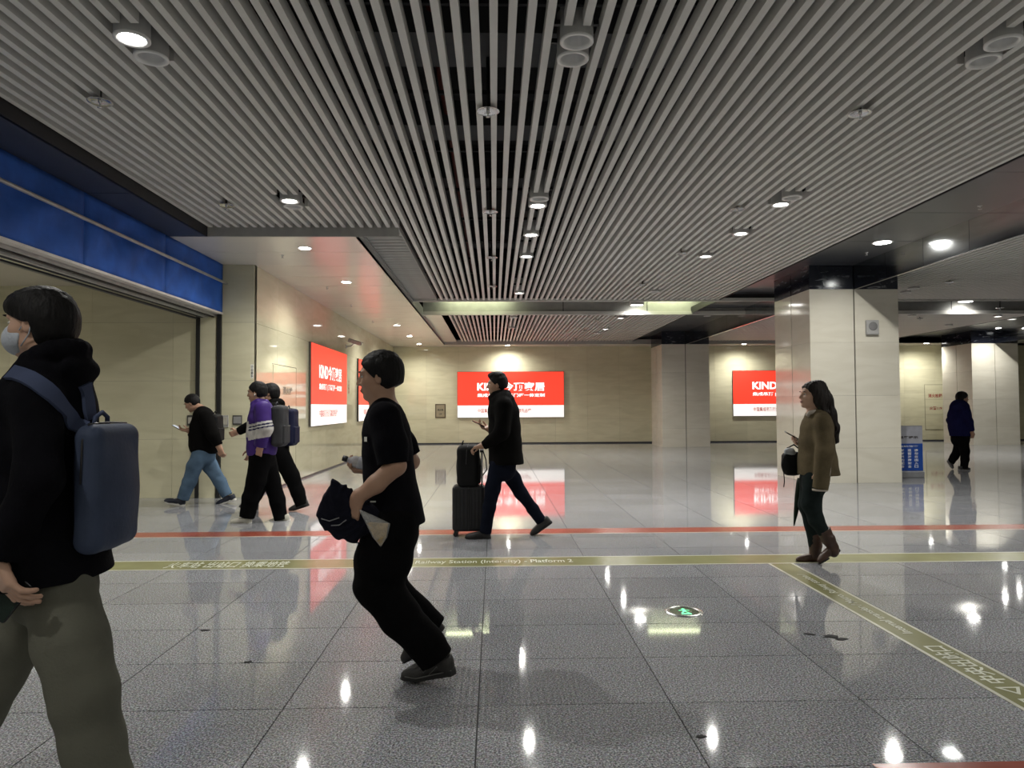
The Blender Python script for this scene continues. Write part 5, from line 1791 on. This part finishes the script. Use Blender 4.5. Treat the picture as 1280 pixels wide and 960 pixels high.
# folded umbrella
t0, t1 = F2.pt(1001, 598, -.20), F2.pt(992.5, 657.5, -.20)
ub = empty('folded_umbrella', F2.wld(t0), F2.hd); tag(ub, 'folded dark green umbrella hanging point down beside the olive jacket', 'umbrella')
v = t1 - t0
MB().tube([v * 0, v * .12, v * .4, v * .75, v * .97, v], [.030, .034, .030, .018, .006, .003], 12).build('canopy', cloth('dark_green_nylon', (.012, .02, .014), .6), ub, smooth=True)
MB().tube([v * -.16, v * .02], .008, 8).build('umbrella_handle', BLACK, ub, smooth=True)

# ------------------------------------------------------------------ man in navy far off
G_ = build_person(dict(
    root=(1200, 587), h=.0125, heading=0.0, label='person in navy sweater and black trousers walking past the far column',
    head=(1203, 497.5, 1.05, -8, 4), neck=(1200.5, 504.5, 3.4), hair='short', vol=.008, seed=8,
    torso=[(1205, 1196.5, 505, .085), (1210, 1189, 509.5, .19), (1212, 1186.5, 520, .21), (1213, 1187, 532, .21), (1212.5, 1189, 545, .20)],
    arms=[[(1204, 510, 3, -.19), (1212, 527, 2.8, -.24), (1215, 540, 2.2, -.2)], [(1197, 510, 3, .19), (1187, 525, 2.8, .24), (1190, 538, 2.2, .22)]],
    sleeves=[[(1204, 510.5, 5.4, -.18), (1211.5, 527, 4.4, -.235), (1214.5, 538.5, 3.3, -.2)], [(1197, 510.5, 5.4, .18), (1187.5, 525, 4.2, .24), (1190, 537, 3.3, .22)]],
    hands=[dict(arm=0, d=(.15, 0, -1), n=(-.1, 1, 0), side=1), dict(arm=1, d=(.15, 0, -1), n=(-.1, -1, 0), side=-1)],
    legs=[[(1203, 546, 5, -.085), (1207, 563, 4, -.09), (1206.5, 573, 3.5, -.09), (1205, 584, 2.3, -.09)], [(1199, 546, 5, .085), (1198, 563, 4, .09), (1193, 571, 3.5, .09), (1188, 578, 2.3, .09)]],
    seat=[(1211, 1190, 542, .17), (1211, 1190, 549, .17)],
    trousers=[[(1203, 548, 6.8, -.08), (1206, 563, 5.5, -.09), (1206, 574, 4.8, -.09), (1205, 585.5, 4.3, -.09)], [(1199, 548, 6.8, .08), (1198, 562, 5.5, .09), (1193, 571, 4.8, .09), (1188, 578.5, 4.2, .09)]],
    top=NAVYJ, top_name='sweater', bottom=BLK2, shoe=SHOEB, sole=plain('grey_sole', (.12, .12, .12), .7), wr=.005,
    shoes=[((1197.5, 588), (1213.5, 588), -.09, (0, 0, 1)), ((1183.5, 576), (1190.5, 587), .09, (.6, 0, .8))]))

# ------------------------------------------------------------------ man with the mask and the blue backpack, closest
H_ = build_person(dict(
    root=(75, 1010), h=.0058, label='person in face mask and black hooded top wearing a slate blue backpack',
    head=(51, 404, 1.0, 0, 4), neck=(66, 452, 20), hair='mop', seed=9, skin=SKIN_F,
    torso=[(42, 90, 458, .08), (24, 103, 476, .15), (8, 110, 510, .195), (4, 112, 560, .20), (5, 113, 620, .195), (4, 121, 680, .225), (2, 130, 719, .245)],
    arms=[[(46, 495, 16, .175), (46, 612, 14, .25), (-6, 700, 10.5, .25)], [(75, 495, 16, -.18), (95, 600, 14, -.24), (60, 690, 11, -.24)]],
    sleeves=[[(46, 498, 27, .155), (48, 600, 24, .235), (2, 694, 18, .25)], [(76, 498, 27, -.155), (94, 600, 23, -.24), (64, 685, 18, -.24)]],
    hood=(66, 446),
    hands=[dict(arm=0, d=(-.42, .05, -.72), n=(-.55, -.75, .25), side=-1, s=1.12, spread=.16, curl=(.28, .42, .3)), dict(arm=1, d=(.2, 0, -1), n=(0, 1, 0), side=1)],
    legs=[[(75, 712, 28, .085), (104, 865, 22, .095), (118, 935, 18, .1), (132, 990, 13, .1)], [(62, 712, 28, -.085), (0, 835, 22, -.09), (-35, 900, 18, -.09), (-58, 975, 13, -.09)]],
    seat=[(22, 112, 690, .155), (18, 116, 735, .165)], leg_r=.7,
    trousers=[[(76, 728, 35, .07), (88, 800, 39, .09), (105, 868, 36, .10), (116, 930, 33, .10), (131, 992, 33, .10)],
              [(60, 728, 35, -.07), (15, 800, 36, -.09), (-32, 890, 33, -.09), (-62, 978, 30, -.09)]],
    top=BLK, top_name='hooded_top', bottom=GREYTR, shoe=SHOEB, sole=SOLEW, wr=.005, twr=.005,
    shoes=[((168, 1012), (72, 1034), .10, (.3, 0, 1)), ((-40, 992), (-140, 984), -.09, (0, 0, 1))]))
MASKM = cloth('mask_fabric', (.52, .56, .62), .8)
Mk = Field(_v(H_.hc) - .16, _v(H_.hc) + .18, .0055)
Mk.ell(H_.T(.045, 0, -.055), (.075, .071, .055), .02, H_.R); Mk.ell(H_.T(.085, 0, -.05), (.042, .04, .055), .03, H_.R)
Mk.cut(H_.T(.022, 0, 0), H_.R @ _v((-1, 0, -.25)))
H_.part('face_mask', Mk.mesh('face_mask', MASKM))
for s_ in (1, -1):
    MB().tube([H_.T(.03, .072 * s_, -.03), H_.T(.0, .083 * s_, .0), H_.T(-.022, .086 * s_, -.005), H_.T(-.01, .083 * s_, -.045), H_.T(.03, .068 * s_, -.085)], .0022, 6).build('mask_loop', MASKM, H_.root, smooth=True)
phone('black phone gripped by the masked person', H_, H_.pt(13, 748, .222), (-.62, 0, .8), (.05, 1, .1), False, .150, .072)
st1 = [proj(H_, [H_.top], u, v, .008) for u, v in ((91, 530), (86, 522), (80, 513), (73, 504), (65, 495), (56, 487), (46, 480), (36, 474), (26, 470), (15, 467), (4, 466), (-8, 468))]
st2 = [proj(H_, [H_.top], u, v, .008) for u, v in ((104, 480), (106, 490), (108, 500), (109, 512), (111, 524))]
st1 = [q for q in st1 if q]; st2 = [q for q in st2 if q]
st1.insert(0, (Vector((-.115, .085, 1.325)), st1[0][1]))
if not st2: st2 = [(Vector((-.115, -.085, 1.33)), Vector((-1, 0, 0))), (Vector((-.10, -.09, 1.42)), Vector((-1, 0, .4))), (Vector((-.04, -.10, 1.475)), Vector((-.4, 0, 1)))]
NRM = {len(st1): [q[1] for q in st1], len(st2): [q[1] for q in st2]}
backpack(H_, 'slate blue backpack worn by the masked person', -.150, .050, .150, .898, 1.335, BAGU, STRAPU,
         [([q[0] for q in st1], .055), ([q[0] for q in st2], .055)], norms=NRM, h=.0065, pocket=False, rad=.045)
